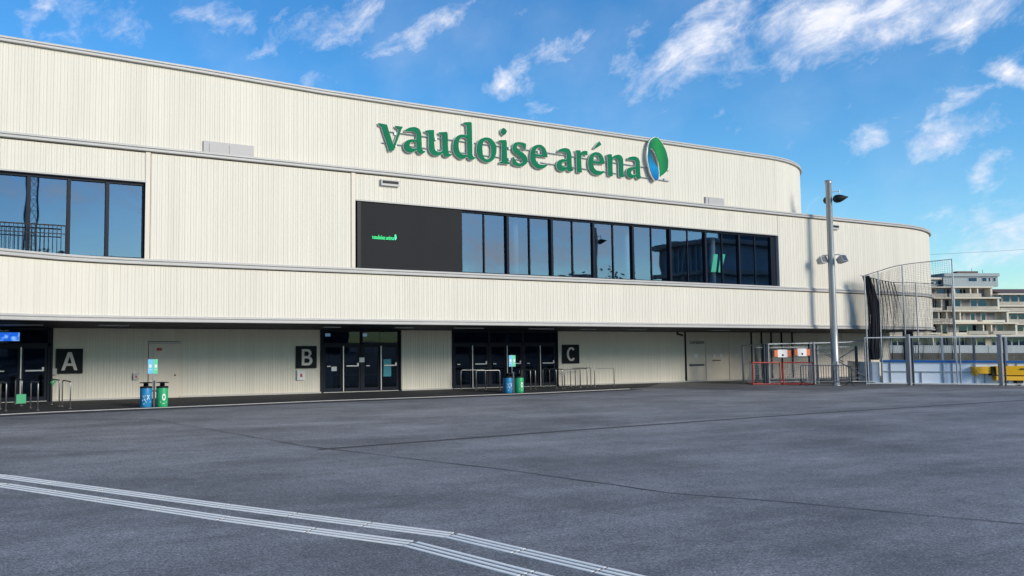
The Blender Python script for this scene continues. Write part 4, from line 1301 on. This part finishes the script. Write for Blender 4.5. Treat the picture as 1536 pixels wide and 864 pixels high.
# ------------------------------------------------------------------ lamp pole with floodlights
def lamp_pole(loc, rz, label):
    t = thing('lamp_pole', label, 'lamp post', loc, rz, 'tall lamp posts on the plaza')
    MB().lathe([(.24, 0), (.24, .03), (.185, .04), (.178, 3.0), (.165, 6.5), (.145, 10.85), (.17, 10.9), (.17, 11.08)], 20).build('pole', 'pole', t, smooth=True)
    MB().box(-.11, .11, -.2, -.15, .8, 1.3).build('hatch', 'pole', t)
    # shaded lamps near the top
    for sx, sy in ((1, 0), (-.12, .8)):
        b = MB()
        b.tube([(sx * .1, sy * .1, 10.45), (sx * .5, sy * .5, 10.45)], .025, 6)
        b.tube([(sx * .5, sy * .5, 10.55), (sx * .5, sy * .5, 10.3)], .03, 6)
        br = b.build('bracket', 'white', t)
        p0 = Vector((sx * .18, sy * .18, 10.02))
        d = Vector((sx, sy, .12)).normalized()
        pts = [p0 + d * u for u in (0, .05, .16, .32, .48, .62, .72)]
        MB().tube(pts, [.06, .16, .22, .215, .15, .07, .02], 14).build('lamp_head', 'black', t, smooth=True)
    # floodlight boxes lower down
    for sx, rot, tilt in ((-1, .5, .35), (1, -.6, .45)):
        b = MB()
        b.tube([(sx * .15, 0, 7.02), (sx * .42, 0, 7.02), (sx * .42, -.02, 6.85)], .028, 6)
        b.build('arm', 'galv', t)
        fb = MB()
        fb.v = [(-.2, -.22, -.2), (.2, -.22, -.2), (.13, .18, -.13), (-.13, .18, -.13), (-.2, -.22, .2), (.2, -.22, .2), (.13, .18, .13), (-.13, .18, .13)]
        fb.f = [(0, 3, 2, 1), (4, 5, 6, 7), (0, 1, 5, 4), (1, 2, 6, 5), (2, 3, 7, 6), (3, 0, 4, 7)]
        Rm = Matrix.Translation((sx * .46, -.05, 6.72)) @ Matrix.Rotation(-sx * rot * 1.6, 4, 'Z') @ Matrix.Rotation(-tilt, 4, 'X')
        fb.v = [tuple(Rm @ Vector(v)) for v in fb.v]
        fo = fb.build('floodlight', 'galv', t)
        gl = MB()
        gl.v = [tuple(Rm @ Vector(v)) for v in ((-.17, -.228, -.17), (.17, -.228, -.17), (.17, -.228, .17), (-.17, -.228, .17))]
        gl.f = [(0, 1, 2, 3)]
        gl.build('lamp_glass', 'galvdark', fo)
    return t


lp = lamp_pole((43.85, 28.35, 0), radians(-57), 'tall grey lamp post with black lamp heads and two floodlights, in front of the arena')
copy_tree(lp, (46.3, 10.3, 0), radians(-57), 'tall grey lamp post mirrored in the long window band')

# ------------------------------------------------------------------ temporary fence beside the lamp pole
tf = thing('fence', 'grey steel tube fence with thick posts left and right of the lamp post', 'fence', (41.6, 30.9, 0))
TO = (41.6, 30.9, 0)
pp = [(41.6, 32.2, 2.15), (41.75, 30.75, 2.25), (44.5, 30.1, 2.3), (46.35, 29.25, 2.35), (47.9, 28.7, 2.5)]
for a, c in zip(pp, pp[1:]):
    MB().bar((a[0], a[1], a[2] - .03), (c[0], c[1], c[2] - .03), .05, .05).build('top_rail', 'galv', tf, TO)
    MB().bar((a[0], a[1], .14), (c[0], c[1], .14), .04, .04).build('bottom_rail', 'galv', tf, TO)
MB().bar((42.2, 31.9, 2.02), (48.1, 30.2, 2.05), .045, .045).build('top_rail', 'galv', tf, TO)
for (x, y, h, w_) in ((41.6, 32.2, 2.15, .06), (41.75, 30.75, 2.25, .06), (42.35, 31.9, 2.1, .2), (41.68, 30.9, 2.25, .2), (44.45, 30.15, 2.32, .2), (44.62, 30.05, 2.32, .08), (45.3, 30.3, 2.1, .08), (48.2, 29.9, 2.1, .12), (48.35, 29.3, 2.3, .26)):
    MB().box(x - w_ / 2, x + w_ / 2, y - .05, y + .05, 0, h).build('post', 'galvdark' if w_ > .1 else 'galv', tf, TO)
for a, c in (((44.5, 30.12, 2.1), (48.2, 29.3, .3)), ((45.3, 30.3, 2.0), (47.0, 29.9, 1.2)), ((48.1, 29.95, 1.9), (46.6, 30.2, 1.2)), ((46.2, 29.9, .35), (48.3, 29.4, .3))):
    MB().bar(a, c, .045, .045).build('brace', 'galvdark', tf, TO)
nb = MB()
for a, c in zip(pp, pp[1:]):
    L = hypot(c[0] - a[0], c[1] - a[1])
    n = int(L / .12)
    for i in range(1, n):
        x, y = a[0] + (c[0] - a[0]) * i / n, a[1] + (c[1] - a[1]) * i / n
        nb.bar((x, y, .16), (x, y, a[2] - .06 + (c[2] - a[2]) * i / n), .006, .006)
    for k in range(7):
        z = .3 + k * .28
        nb.bar((a[0], a[1], z), (c[0], c[1], z), .005, .005)
o = nb.build('wire_mesh', 'galv', tf, TO)
o['kind'] = 'stuff'

# orange and white warning boards hung on the fence
for (x, y, z, L, an, lab) in ((42.0, 30.55, 1.52, 1.05, -14, 'orange and white warning board above the red goal, nearer the thick post'), (43.25, 30.25, 1.58, 1.0, -14, 'orange and white warning board right of the first one, behind the crowd barrier')):
    t = thing('warning_board', lab, 'sign', (x, y, z), radians(an), 'orange and white warning boards on the fence')
    MB().box(0, L * .2, -.02, .02, 0, .36).build('board_end', 'orange', t)
    MB().box(L * .2, L * .78, -.022, .022, -.03, .39).build('board_middle', 'paper', t)
    MB().box(L * .78, L, -.02, .02, 0, .36).build('board_end', 'orange', t)
    MB().box(L * .45, L * .55, -.03, -.0225, .04, .14).build('mark', 'signblack', t)

# ------------------------------------------------------------------ ice hockey goals
def goal(loc, rz, label):
    W_, H_, D_ = 1.5, 1.2, .85
    t = thing('hockey_goal', label, 'goal', loc, rz, 'red ice hockey goals by the fence')
    r = .035
    for x in (0, W_):
        MB().tube([(x, 0, 0), (x, 0, H_)], r, 8).build('post', 'red', t)
        MB().tube([(x, 0, r), (x * .86 + W_ * .07, D_, r)], r * .9, 8).build('base_tube', 'red', t)
        MB().tube([(x, 0, H_), (x * .86 + W_ * .07, D_ * .55, H_)], r * .7, 8).build('top_tube', 'red', t)
    MB().tube([(0, 0, H_), (W_, 0, H_)], r, 8).build('crossbar', 'red', t)
    MB().tube([(0, 0.0, r), (W_, 0.0, r)], r, 8).build('base_tube', 'red', t)
    MB().tube([(W_ * .07, D_, r), (W_ * .93, D_, r)], r * .9, 8).build('base_tube', 'red', t)
    MB().tube([(W_ * .07, D_ * .55, H_), (W_ * .93, D_ * .55, H_)], r * .7, 8).build('top_tube', 'red', t)
    b = MB()
    n = 16
    for i in range(n + 1):
        u = i / n
        x = W_ * (.07 + .86 * u)
        sag = .05 * sin(pi * u * 3)
        b.tube([(x, D_ * .55, H_), (x + sag, D_ * .68, H_ * .5), (x, D_, .05)], .012, 3)
    for k in range(9):
        v = k / 9
        y = D_ * (.55 + .45 * v)
        b.tube([(W_ * .07, y, H_ * (1 - v)), (W_ * .93, y, H_ * (1 - v))], .011, 3)
    for x in (0, W_):
        for i in range(1, 7):
            xx = x * .86 + W_ * .07
            b.tube([(x + (xx - x) * i / 7, D_ * .55 * i / 7, H_), (x + (xx - x) * i / 7, D_ * i / 7, .05)], .011, 3)
    o = b.build('goal_net', 'netw', t)
    return t


g1 = goal((40.75, 30.95, 0.005), radians(-25), 'red framed hockey goal with pale net, left one by the thick fence posts')
copy_tree(g1, (42.35, 30.3, .005), radians(-40), 'red framed hockey goal right of the first, beside the crowd barrier')

# ------------------------------------------------------------------ crowd barrier
cb = thing('crowd_barrier', 'grey steel crowd barrier standing at the foot of the lamp post', 'barrier', (41.95, 29.0, 0), radians(-26))
L = 2.7
pts = [(0, 0, .18), (0, 0, 1.0)] + [(.1 - .1 * cos(a), 0, 1.0 + .1 * sin(a)) for a in (pi / 6, pi / 3)] + [(.1, 0, 1.1), (L - .1, 0, 1.1)] + [(L - .1 + .1 * sin(a), 0, 1.0 + .1 * cos(a)) for a in (pi / 6, pi / 3)] + [(L, 0, 1.0), (L, 0, .18)]
MB().tube(pts, .024, 8).build('frame_tube', 'galvdark', cb, smooth=True)
MB().tube([(0, 0, .25), (L, 0, .25)], .02, 8).build('bottom_rail', 'galvdark', cb)
for i in range(1, 20):
    MB().tube([(L * i / 20, 0, .26), (L * i / 20, 0, 1.09)], .014, 6).build('upright', 'galvdark', cb)
for x in (.12, L - .12):
    MB().tube([(x, -.35, 0.02), (x, -.25, .1), (x, 0, .25), (x, .25, .1), (x, .35, .02)], .022, 8).build('foot', 'galvdark', cb)

# ------------------------------------------------------------------ rink: boards, blue cap rail, glass, fence
RA, RB = Vector((48.6, 28.75, 0)), Vector((60.0, 17.3, 0))
rd = (RB - RA).normalized()
rn = Vector((-rd.y, rd.x, 0))            # away from the camera
RZ = atan2(rd.y, rd.x)
rk = thing('rink_boards', 'white ice rink boards with a blue cap rail and clear glass above', 'rink boards', tuple(RA), RZ)
LR = (RB - RA).length
n = 11
pw = LR / n
for i in range(n):
    MB().box(i * pw + .03, (i + 1) * pw - .03, 0, .03, .06, 1.2).build('board_panel', 'boards', rk)
    MB().box(i * pw - .03, i * pw + .03, -.07, .0, .03, 1.2).build('board_post', 'galv', rk)
    MB().box(i * pw + .031, (i + 1) * pw - .031, -.06, -.002, .66, .71).build('middle_rail', 'galv', rk)
    MB().box(i * pw + .4, i * pw + .44, -.05, -.003, .05, .655 if i % 2 else 1.19).build('stiffener', 'galv', rk)
MB().box(-.35, LR, -.12, .1, 0, .055).build('base_sill', 'white', rk)
MB().box(-.05, LR, -.09, .12, 1.2, 1.32).build('cap_rail', 'cap', rk)
for i in range(n + 1):
    x = i * pw
    MB().box(x - .05, x + .05, -.02, .06, 1.32, 2.62).build('glass_post', 'galvdark' if i % 2 else 'galv', rk)
    if i < n:
        MB().box(x + .055, x + pw - .055, .01, .022, 1.33, 2.58).build('glass_pane', 'plexi', rk)
MB().box(0, LR, -.02, .04, 2.622, 2.66).build('glass_top_rail', 'galv', rk)
# short rounded corner going under the arena
b = MB()
cps = [RA + rd * (-.1 - .9 * sin(a)) + rn * (.9 - .9 * cos(a)) for a in (0, pi / 8, pi / 4, 3 * pi / 8, pi / 2)] + [RA - rd * 1.0 + rn * 3]
for a, c in zip(cps, cps[1:]):
    b.quad((a.x, a.y, .05), (c.x, c.y, .05), (c.x, c.y, 1.2), (a.x, a.y, 1.2))
Rinv = Matrix.Rotation(-RZ, 4, 'Z') @ Matrix.Translation(-RA)
b.v = [tuple(Rinv @ Vector(v)) for v in b.v]
b.build('corner_board', 'boards', rk)

# tall frame fence in front of the boards
ff = thing('fence', 'tall grey post and rail fence in front of the white rink boards', 'fence', (47.8, 26.85, 0))
FO = (47.8, 26.85, 0)
F0, F1 = Vector((47.8, 26.85, 0)), Vector((51.7, 24.4, 0))
fd = (F1 - F0).normalized()
Fm1 = F0 - fd * 2.2
F2 = F0 + fd * 10
for z in (2.56, .1):
    MB().bar(tuple(Fm1 + Vector((0, 0, z))), tuple(F2 + Vector((0, 0, z + (.12 if z > 1 else 0)))), .05, .05).build('rail', 'galv', ff, FO)
for k, u in enumerate((-2.2, 0, 4.6, 9.2)):
    p = F0 + fd * u
    if k == 0:
        MB().bar((p.x, p.y, 0), (p.x, p.y, 2.55), .05, .05).build('post', 'galv', ff, FO)
        continue
    MB().bar((p.x, p.y, 0), (p.x, p.y, 2.75), .2, .12).build('post', 'galv', ff, FO)
    q = p + fd * .22
    MB().bar((q.x, q.y, 0), (q.x, q.y, 2.55), .07, .07).build('post', 'galvdark', ff, FO)
for u in (2.6, 7.2):
    p = F0 + fd * u
    MB().bar((p.x, p.y, .1), (p.x, p.y, 2.6), .05, .05).build('post', 'galv', ff, FO)

# ------------------------------------------------------------------ catch net on poles
cn = thing('catch_net', 'black catch net hanging from a curved wire between tall thin poles behind the goals', 'net', (47.7, 28.0, 0))
CO = (47.7, 28.0, 0)
front = [(46.7, 28.35, 6.0), (47.55, 28.1, 6.25), (48.4, 27.3, 6.58), (50.9, 26.1, 6.9)]
back = [(46.9, 28.5, 6.0), (49.45, 28.6, 5.75), (51.6, 28.4, 5.75), (53.3, 27.4, 5.6)]
for (x, y, z) in front:
    MB().tube([(x, y, 0), (x, y, z)], .035, 8).build('pole', 'galv', cn, CO)
for (x, y, z) in back[2:]:
    MB().tube([(x, y, 0), (x, y, z)], .035, 8).build('pole', 'galv', cn, CO)


def spline(P, n=10):
    P = [Vector(p) for p in P]
    out = []
    for i in range(len(P) - 1):
        p0 = P[max(i - 1, 0)]
        p3 = P[min(i + 2, len(P) - 1)]
        p1, p2 = P[i], P[i + 1]
        for k in range(n):
            t = k / n
            out.append(.5 * (2 * p1 + (p2 - p0) * t + (2 * p0 - 5 * p1 + 4 * p2 - p3) * t * t + (3 * p1 - p0 - 3 * p2 + p3) * t ** 3))
    out.append(P[-1])
    return out


fw_, bw_ = spline(front), spline(back)
MB().tube(fw_, .022, 6).build('wire', 'galvdark', cn, CO)
MB().tube(bw_, .022, 6).build('wire', 'galvdark', cn, CO)
MB().tube([(46.35, 28.35, 6.0), (46.7, 28.35, 6.0)], .022, 6).build('wire', 'galv', cn, CO)


def net_sheet(wire, zb, spread, ni, nk, seed, fine, sag=.12):
    rr = random.Random(seed)
    b = MB()

    def pt(u, v):
        i = u * (len(wire) - 1)
        k = min(int(i), len(wire) - 2)
        p = wire[k].lerp(wire[k + 1], i - k)
        z = p.z + (zb - p.z) * v
        bunch = spread * (1 - u) ** 2 * v
        q = Vector((p.x - bunch * .55, p.y + bunch * .2, z - sag * sin(pi * u) * (1 - v)))
        q += Vector((.02 * sin(u * 40 + v * 3), .09 * sin(u * 47 + v * 5), 0)) * (.3 + v)
        return q
    for i in range(ni + 1):
        b.tube([pt(i / ni, k / 9) for k in range(10)], fine, 3, cap=False)
    for k in range(nk + 1):
        b.tube([pt(i / 60, k / nk) for i in range(61)], fine, 3, cap=False)
    return b


o = net_sheet(bw_, 1.35, -.5, 95, 60, 1, .0048).build('net', 'net', cn, CO)
o = net_sheet(fw_[:30], 2.75, -.3, 60, 40, 2, .004).build('net', 'net', cn, CO)
# gathered bundle of netting at the left end
b = MB()
for i in range(64):
    a = random.uniform(0, 2 * pi)
    r = random.uniform(0, 1) ** .6
    top = Vector((46.85 + .03 * r * cos(a), 28.35 + .12 * r * sin(a), 5.95))
    pts = []
    for k in range(9):
        v = k / 8
        wdt = .05 + .26 * sin(pi * min(v, 1)) ** 1.2 + .14 * v
        cx = 46.83 + .55 * sin(pi * min(v * 1.15, 1)) * (1 - .3 * v) + .3 * v
        pts.append((cx + wdt * r * cos(a + .7 * v) + .03 * sin(9 * v + i), 28.35 + .2 * r * sin(a) - .1 * v, 5.98 - (5.98 - 1.35) * v))
    b.tube(pts, random.uniform(.012, .03), 4, cap=False)
b.build('gathered_net', 'net', cn, CO)
b = MB()                                # drapes fanning out from the bundle
for i in range(11):
    u = .04 + i * .034
    k = int(u * (len(bw_) - 1))
    p = bw_[k].lerp(bw_[k + 1], u * (len(bw_) - 1) - k)
    pts = []
    for j in range(9):
        v = j / 8
        pts.append((p.x + (.2 + .5 * u) * v - .7 * v * v * (1 - u * 2), p.y - .25 * v, p.z - (1.5 + 2.6 * (1 - i / 11)) * v))
    b.tube(pts, [.03 * (1 - .8 * j / 8) for j in range(9)], 4, cap=False)
b.build('net_fold', 'net', cn, CO)

# ------------------------------------------------------------------ yellow machine at the right edge
ym = thing('machine', 'yellow wheeled trailer box at the right picture edge before the rink boards', 'trailer', (52.3, 25.1, 0), RZ * .8)
bb = MB()
bb.v = [(.0, -.4, .55), (2.4, -.4, .55), (2.4, .4, .55), (0, .4, .55), (-.05, -.5, 1.02), (2.45, -.5, 1.08), (2.45, .5, 1.08), (-.05, .5, 1.02)]
bb.f = [(0, 3, 2, 1), (4, 5, 6, 7), (0, 1, 5, 4), (1, 2, 6, 5), (2, 3, 7, 6), (3, 0, 4, 7)]
bb.build('hopper', 'yellow', ym)
MB().box(-.03, 2.4, -.42, .42, .27, .49).build('lower_tray', 'yellow', ym)
MB().box(-.02, 2.35, -.3, .3, .49, .55).build('frame', 'black', ym)
b = MB()
b.v = [(-.95, -.3, .62), (-.2, -.3, .62), (-.2, .3, .62), (-.95, .3, .62), (-1.0, -.3, .98), (-.2, -.3, 1.0), (-.2, .3, 1.0), (-1.0, .3, .98)]
b.f = bb.f
b.build('side_chute', 'yellow', ym)
b = MB()
b.v = [(-1.0, -.3, .98), (-.84, -.3, .62), (-.84, .3, .62), (-1.0, .3, .98), (-.9, -.3, .5), (-.9, .3, .5)]
b.f = [(0, 4, 1), (3, 2, 5), (0, 3, 5, 4), (1, 4, 5, 2)]
b.build('chute_flap', 'yellow', ym)
MB().box(-.2, .02, -.38, .38, .52, 1.0).build('rubber_joint', 'black', ym)
for x in (1.1, 1.9):
    w_ = MB()
    w_.tube([(x, -.36, .14), (x, -.28, .14)], .14, 14).build('wheel', 'rubber', ym, smooth=True)
    MB().tube([(x, .28, .14), (x, .36, .14)], .14, 14).build('wheel', 'rubber', ym, smooth=True)
MB().box(.9, 2.1, -.26, .26, .13, .26).build('axle_frame', 'black', ym)
MB().box(1.1, 1.5, -.512, -.49, .86, .92).build('mark', 'black', ym)

# ------------------------------------------------------------------ beyond the rink
cw = thing('boundary_wall', 'low pale wall beyond the rink in front of the apartment house', 'wall', (70, 70, 0))
rr_ = Vector((.8975, -.441, 0))
aa_ = Vector((.441, .8975, 0))
def far(u, d, z=0):
    p = aa_ * d + rr_ * u
    return (p.x, p.y, z)
for i in range(16):
    u0 = 52 + i * 4.0
    MB().bar(far(u0, 92, 1.48), far(u0 + 3.93, 92, 1.48), .3, .84).build('wall_panel', 'concrete', cw, (70, 70, 0))
MB().bar(far(50, 91.6, .52), far(118, 91.6, .52), .5, 1.04).build('wall_base', 'gravel', cw, (70, 70, 0))
gb = MB()
gb.quad(far(20, 62, .012), far(90, 62, .012), far(260, 330, .012), far(90, 330, .012))
gs = struct(gb.build('gravel_yard', 'gravel'))

# apartment house
HB = far(184, 200)
hs_ = thing('apartment_building', 'stepped beige apartment house with balconies and a grey roof storey beyond the rink', 'building', HB, atan2(-.441, .8975))
M['hwall'] = mat('beige_render', (.64, .51, .34), .8, 0, .12, .3)
M['hslab'] = mat('pale_slab', (.66, .59, .48), .8)
M['hpent'] = mat('grey_metal_storey', (.22, .26, .28), .5, .2, .08, .3)
M['hrail'] = mat('grey_balcony_panel', (.40, .36, .29), .7, 0, .2, .5)
M['hglass'] = glass('house_window_glass', (.10, .19, .36), .6, (.03, .05, .09), .2)
M['hblind'] = mat('grey_blind', (.19, .17, .17), .7, 0, .15, .6)
M['hframe'] = mat('window_frame_white', (.6, .58, .55), .6)
M['hroof'] = mat('red_brown_roof', (.13, .075, .065), .8)
# local x to the right in the photograph, y away, z up; x=0 is about picture column 1650
def lx(px):
    return (px - 1650) * .16


rh = random.Random(5)
floors = [(0, 3.7, 1300, 1575, 0.), (3.8, 6.7, 1300, 1530, 0.), (6.8, 9.7, 1300, 1521, .6), (9.8, 12.9, 1300, 1513, 1.6), (13.0, 15.6, 1300, 1509, 2.8)]
for fi, (z0, z1, pa, pb, setb) in enumerate(floors):
    xa, xb = lx(pa), lx(pb)
    MB().box(xa, xb, 3 + setb, 14, z0, z1 - .25).build('wall', 'hwall', hs_)
    MB().box(xa, xb + .3, .9 + setb, 14.2, z1 - .25, z1 + .08).build('slab', 'hslab', hs_)
    MB().box(xb - .35, xb + .1, 1.2 + setb, 2.99 + setb, z0 + .09, z1 - .26).build('side_wall', 'hslab', hs_)
    # parapets and railings
    x = xa
    while x < xb - 3:
        L = rh.uniform(4, 9)
        x2 = min(x + L, xb - .5)
        k = rh.random()
        if k < .55:
            MB().box(x, x2, 1.0 + setb, 1.08 + setb, z0 + .1, z0 + .95).build('balcony_panel', 'hrail', hs_)
        else:
            MB().box(x, x2, 1.0 + setb, 1.15 + setb, z0 + .1, z0 + .6).build('balcony_parapet', 'hslab', hs_)
        x = x2 + rh.choice((0, .4, 1.2))
    x = xa + rh.uniform(.2, 1)
    while x < xb - 1.6:
        w_ = rh.choice((1.1, 1.3, 1.6, 2.2))
        if x + w_ > xb - .4:
            break
        zb, zt = z0 + .35, z1 - .45
        f_ = MB()
        yy = 3 + setb
        f_.box(x, x + w_, yy - .1, yy - .001, zt - .08, zt)
        f_.box(x, x + .08, yy - .1, yy - .001, zb, zt - .081)
        f_.box(x + w_ - .08, x + w_, yy - .1, yy - .001, zb, zt - .081)
        f_ = f_.build('window', 'hframe', hs_)
        MB().box(x + .081, x + w_ - .081, yy - .06, yy - .03, zb, zt - .081).build('pane', 'hblind' if rh.random() < .28 else 'hglass', f_)
        x += w_ + rh.choice((.1, .1, .15, .3, 1.4))
    for k in range(3):
        x = rh.uniform(xa + 10, xb - 3)
        MB().box(x, x + .3, 1.3 + setb, 2.99 + setb, z0 + .1, z1 - .26).build('partition', 'hslab', hs_)
# roof storey
MB().box(lx(1404), lx(1455), 6, 14, 15.7, 17.5).build('roof_storey', 'hpent', hs_)
MB().box(lx(1440), lx(1524), 5, 14, 15.7, 18.9).build('roof_storey', 'hpent', hs_)
MB().box(lx(1408), lx(1452), 5.2, 14, 17.5, 18.0).build('roof_slab', 'hslab', hs_)
MB().box(lx(1440), lx(1525), 4.6, 14.2, 18.2, 19.0).build('roof_slab', 'hpent', hs_)
for pa, pb, z0, z1 in ((1405, 1415, 16.3, 17.3), (1417, 1430, 16.2, 17.0), (1432, 1446, 16.2, 17.2), (1478, 1492, 16.9, 18.0), (1499, 1507, 16.9, 18.0), (1509, 1513, 16.9, 18.0), (1516, 1521, 16.9, 18.0)):
    y = 4.95 if pa > 1440 else 5.95
    f_ = MB().box(lx(pa), lx(pb), y, y + .03, z0, z1).build('window', 'hframe', hs_)
    MB().box(lx(pa) + .1, lx(pb) - .1, y - .03, y - .005, z0 + .1, z1 - .1).build('pane', 'hglass', f_)
MB().box(lx(1467), lx(1499), 6, 8, 19.1, 19.6).build('roof_plant', 'hroof', hs_)
for px, h_ in ((1463, 20.1), (1494, 20.4), (1511, 20.0)):
    MB().tube([(lx(px), 7, 18.9), (lx(px), 7, h_)], .05, 5).build('antenna', 'galvdark', hs_)

hb2 = thing('apartment_building', 'second apartment house with a red brown roof at the right picture edge', 'building', HB, atan2(-.441, .8975))
for fi, (z0, z1, pa) in enumerate(((0, 3.7, 1576), (3.8, 6.6, 1531), (6.7, 9.4, 1523), (9.5, 11.0, 1515), (11.0, 13.9, 1513))):
    xa, xb = lx(pa), lx(1680)
    MB().box(xa, xb, 4.5, 16, z0, z1 - .3).build('wall', 'hwall', hb2)
    MB().box(xa - .2, xb, 2.8, 16.2, z1 - .3, z1).build('slab', 'hslab', hb2)
    MB().box(xa, xb, 2.9, 3.0, z0, z0 + .9).build('balcony_panel', 'hrail', hb2)
    x = xa + .3
    while x < xb - 2 and z1 - z0 > 2:
        f_ = MB().box(x, x + 1.7, 4.4, 4.499, z0 + .3, z1 - .4).build('window', 'hframe', hb2)
        MB().box(x + .08, x + 1.62, 4.36, 4.395, z0 + .38, z1 - .48).build('pane', 'hglass', f_)
        x += 2.0
b = MB()
b.quad((lx(1520), 3, 13.92), (lx(1680), 3, 13.92), (lx(1680), 10, 15.4), (lx(1526), 10, 15.4))
b.quad((lx(1520), 3, 13.92), (lx(1526), 10, 15.4), (lx(1520), 16, 13.92))
b.build('roof', 'hroof', hb2)

# overhead cable behind the arena
o = MB().tube([(88 + 34 * t, 57.5 - 17.3 * t, 11.3 + 2.2 * t - .8 * 4 * t * (1 - t) * .3) for t in [i / 12 for i in range(13)]], .012, 5).build('overhead_cable', 'galvdark')
tag(o, 'thin overhead cable crossing the sky right of the rounded arena end', 'cable')

# ------------------------------------------------------------------ town across the plaza, seen mirrored in the windows
def tree(x, y, h, r, label, seed):
    rt = random.Random(seed)
    t = thing('tree', label, 'tree', (x, y, 0), 0, 'trees mirrored in the windows')
    b = MB()
    b.tube([(0, 0, 0), (.1, 0, h * .4), (0, .1, h * .75)], [.28, .2, .06], 8)
    for k in range(7):
        a = rt.uniform(0, 6.28)
        z = h * rt.uniform(.35, .7)
        b.tube([(0, 0, z), (r * .7 * cos(a), r * .7 * sin(a), z + h * .2)], [.09, .02], 5)
    b.build('trunk', 'brown', t)
    c = MB()
    cl = [(rt.gauss(0, r * .42), rt.gauss(0, r * .42), h * .66 + rt.gauss(0, h * .13)) for _ in range(22)]
    for (cx, cy, cz) in cl:
        for _ in range(30):
            p = Vector((cx + rt.gauss(0, r * .2), cy + rt.gauss(0, r * .2), cz + rt.gauss(0, r * .18)))
            d = Vector((rt.gauss(0, 1), rt.gauss(0, 1), rt.gauss(0, 1))).normalized() * .3
            e_ = d.cross(Vector((rt.gauss(0, 1), rt.gauss(0, 1), .3))).normalized() * .2
            c.quad(tuple(p - d), tuple(p + e_), tuple(p + d), tuple(p - e_))
    c.build('crown', 'leaf', t)


M['leaf'] = mat('dark_leaves', (.035, .055, .03), .8, 0, .4, 2)
M['town'] = mat('town_render', (.3, .27, .24), .8, 0, .2, .4)
for i, (x, y, h, r, lab) in enumerate([(84, -38, 12, 5, 'leafy tree mirrored low in the middle of the window band'), (97, -44, 13, 5.5, 'broad leafy tree mirrored beside the dark office block'), (38, -52, 11, 4, 'lone tree mirrored near the video screen'),
                                       (13, -32, 10, 4, 'bushy tree mirrored low in the left window'), (21, -35, 11.5, 4.5, 'taller tree mirrored at the right of the left window'), (110, -48, 14, 6, 'tallest tree mirrored next to the office block')]):
    tree(x, y, h, r, lab, i + 3)
for i, (x, y, w_, d_, h_, lab) in enumerate([(12, -60, 12, 10, 13, 'low town house mirrored in the left window'), (92, -70, 14, 10, 15, 'wide town house mirrored in the middle windows'), (112, -72, 16, 10, 16, 'town house with a steep roof mirrored beyond the trees'), (60, -82, 18, 10, 13, 'flat looking town house mirrored left in the window band')]):
    t = thing('town_house', lab, 'house', (x, y, 0), 0, 'houses mirrored in the windows')
    MB().box(0, w_, -d_, 0, 0, h_ - 2).build('wall', 'town', t)
    b = MB()
    b.quad((-.4, .4, h_ - 2), (w_ + .4, .4, h_ - 2), (w_ + .4, -d_ / 2, h_), (-.4, -d_ / 2, h_))
    b.quad((-.4, -d_ - .4, h_ - 2), (w_ + .4, -d_ - .4, h_ - 2), (w_ + .4, -d_ / 2, h_), (-.4, -d_ / 2, h_))
    b.build('roof', 'hroof', t)
    for k in range(int(w_ / 2.6)):
        for z in (1.2, 4.2, 7.2):
            MB().box(1 + k * 2.5, 2.1 + k * 2.5, .002, .04, z, z + 1.3).build('window', 'interior', t)
ob = thing('office_block', 'dark glass office block mirrored in the right end of the window band', 'building', (74, -22, 0))
MB().box(0, 46, 14, 20, 0, 13.2).build('glass_wall', mat('blue_grey_glass_wall', (.22, .30, .40), .4, 0, .3, .4), ob)
for k in range(4):
    MB().box(-.5, 46.5, 19.9, 21.2, 2.9 + k * 3.2, 3.3 + k * 3.2).build('floor_slab', 'town', ob)
    MB().box(-1.3, -.01, 13.5, 20, 2.9 + k * 3.2, 3.3 + k * 3.2).build('floor_slab', 'town', ob)
for k in range(9):
    MB().box(-.3, -.05, 14 + k * .7, 14.1 + k * .7, 0, 13).build('mullion', 'galv', ob)
MB().box(8, 20, 14.5, 19, 13.21, 15.5).build('roof_plant', 'galvdark', ob)
# lattice masts mirrored in the left window
for i, (x, y) in enumerate(((4.9, -20), (9.0, -21))):
    t = thing('lattice_mast', ['slender lattice mast mirrored at the left picture edge', 'lattice mast in sheeting mirrored in the second pane of the left window'][i], 'mast', (x, y, 0), 0, 'lattice masts mirrored in the left window')
    b = MB()
    s_ = .35
    for sx in (-s_, s_):
        for sy in (-s_, s_):
            b.bar((sx, sy, 0), (sx, sy, 24), .08, .08)
    for k in range(24):
        z = k
        for (p, q) in (((-s_, -s_), (s_, -s_)), ((s_, -s_), (s_, s_)), ((s_, s_), (-s_, s_)), ((-s_, s_), (-s_, -s_))):
            b.bar((p[0], p[1], z), (q[0], q[1], z + 1), .045, .045)
            b.bar((p[0], p[1], z), (q[0], q[1], z), .04, .04)
    b.build('lattice', 'mast', t)

SC.render.engine = 'CYCLES'
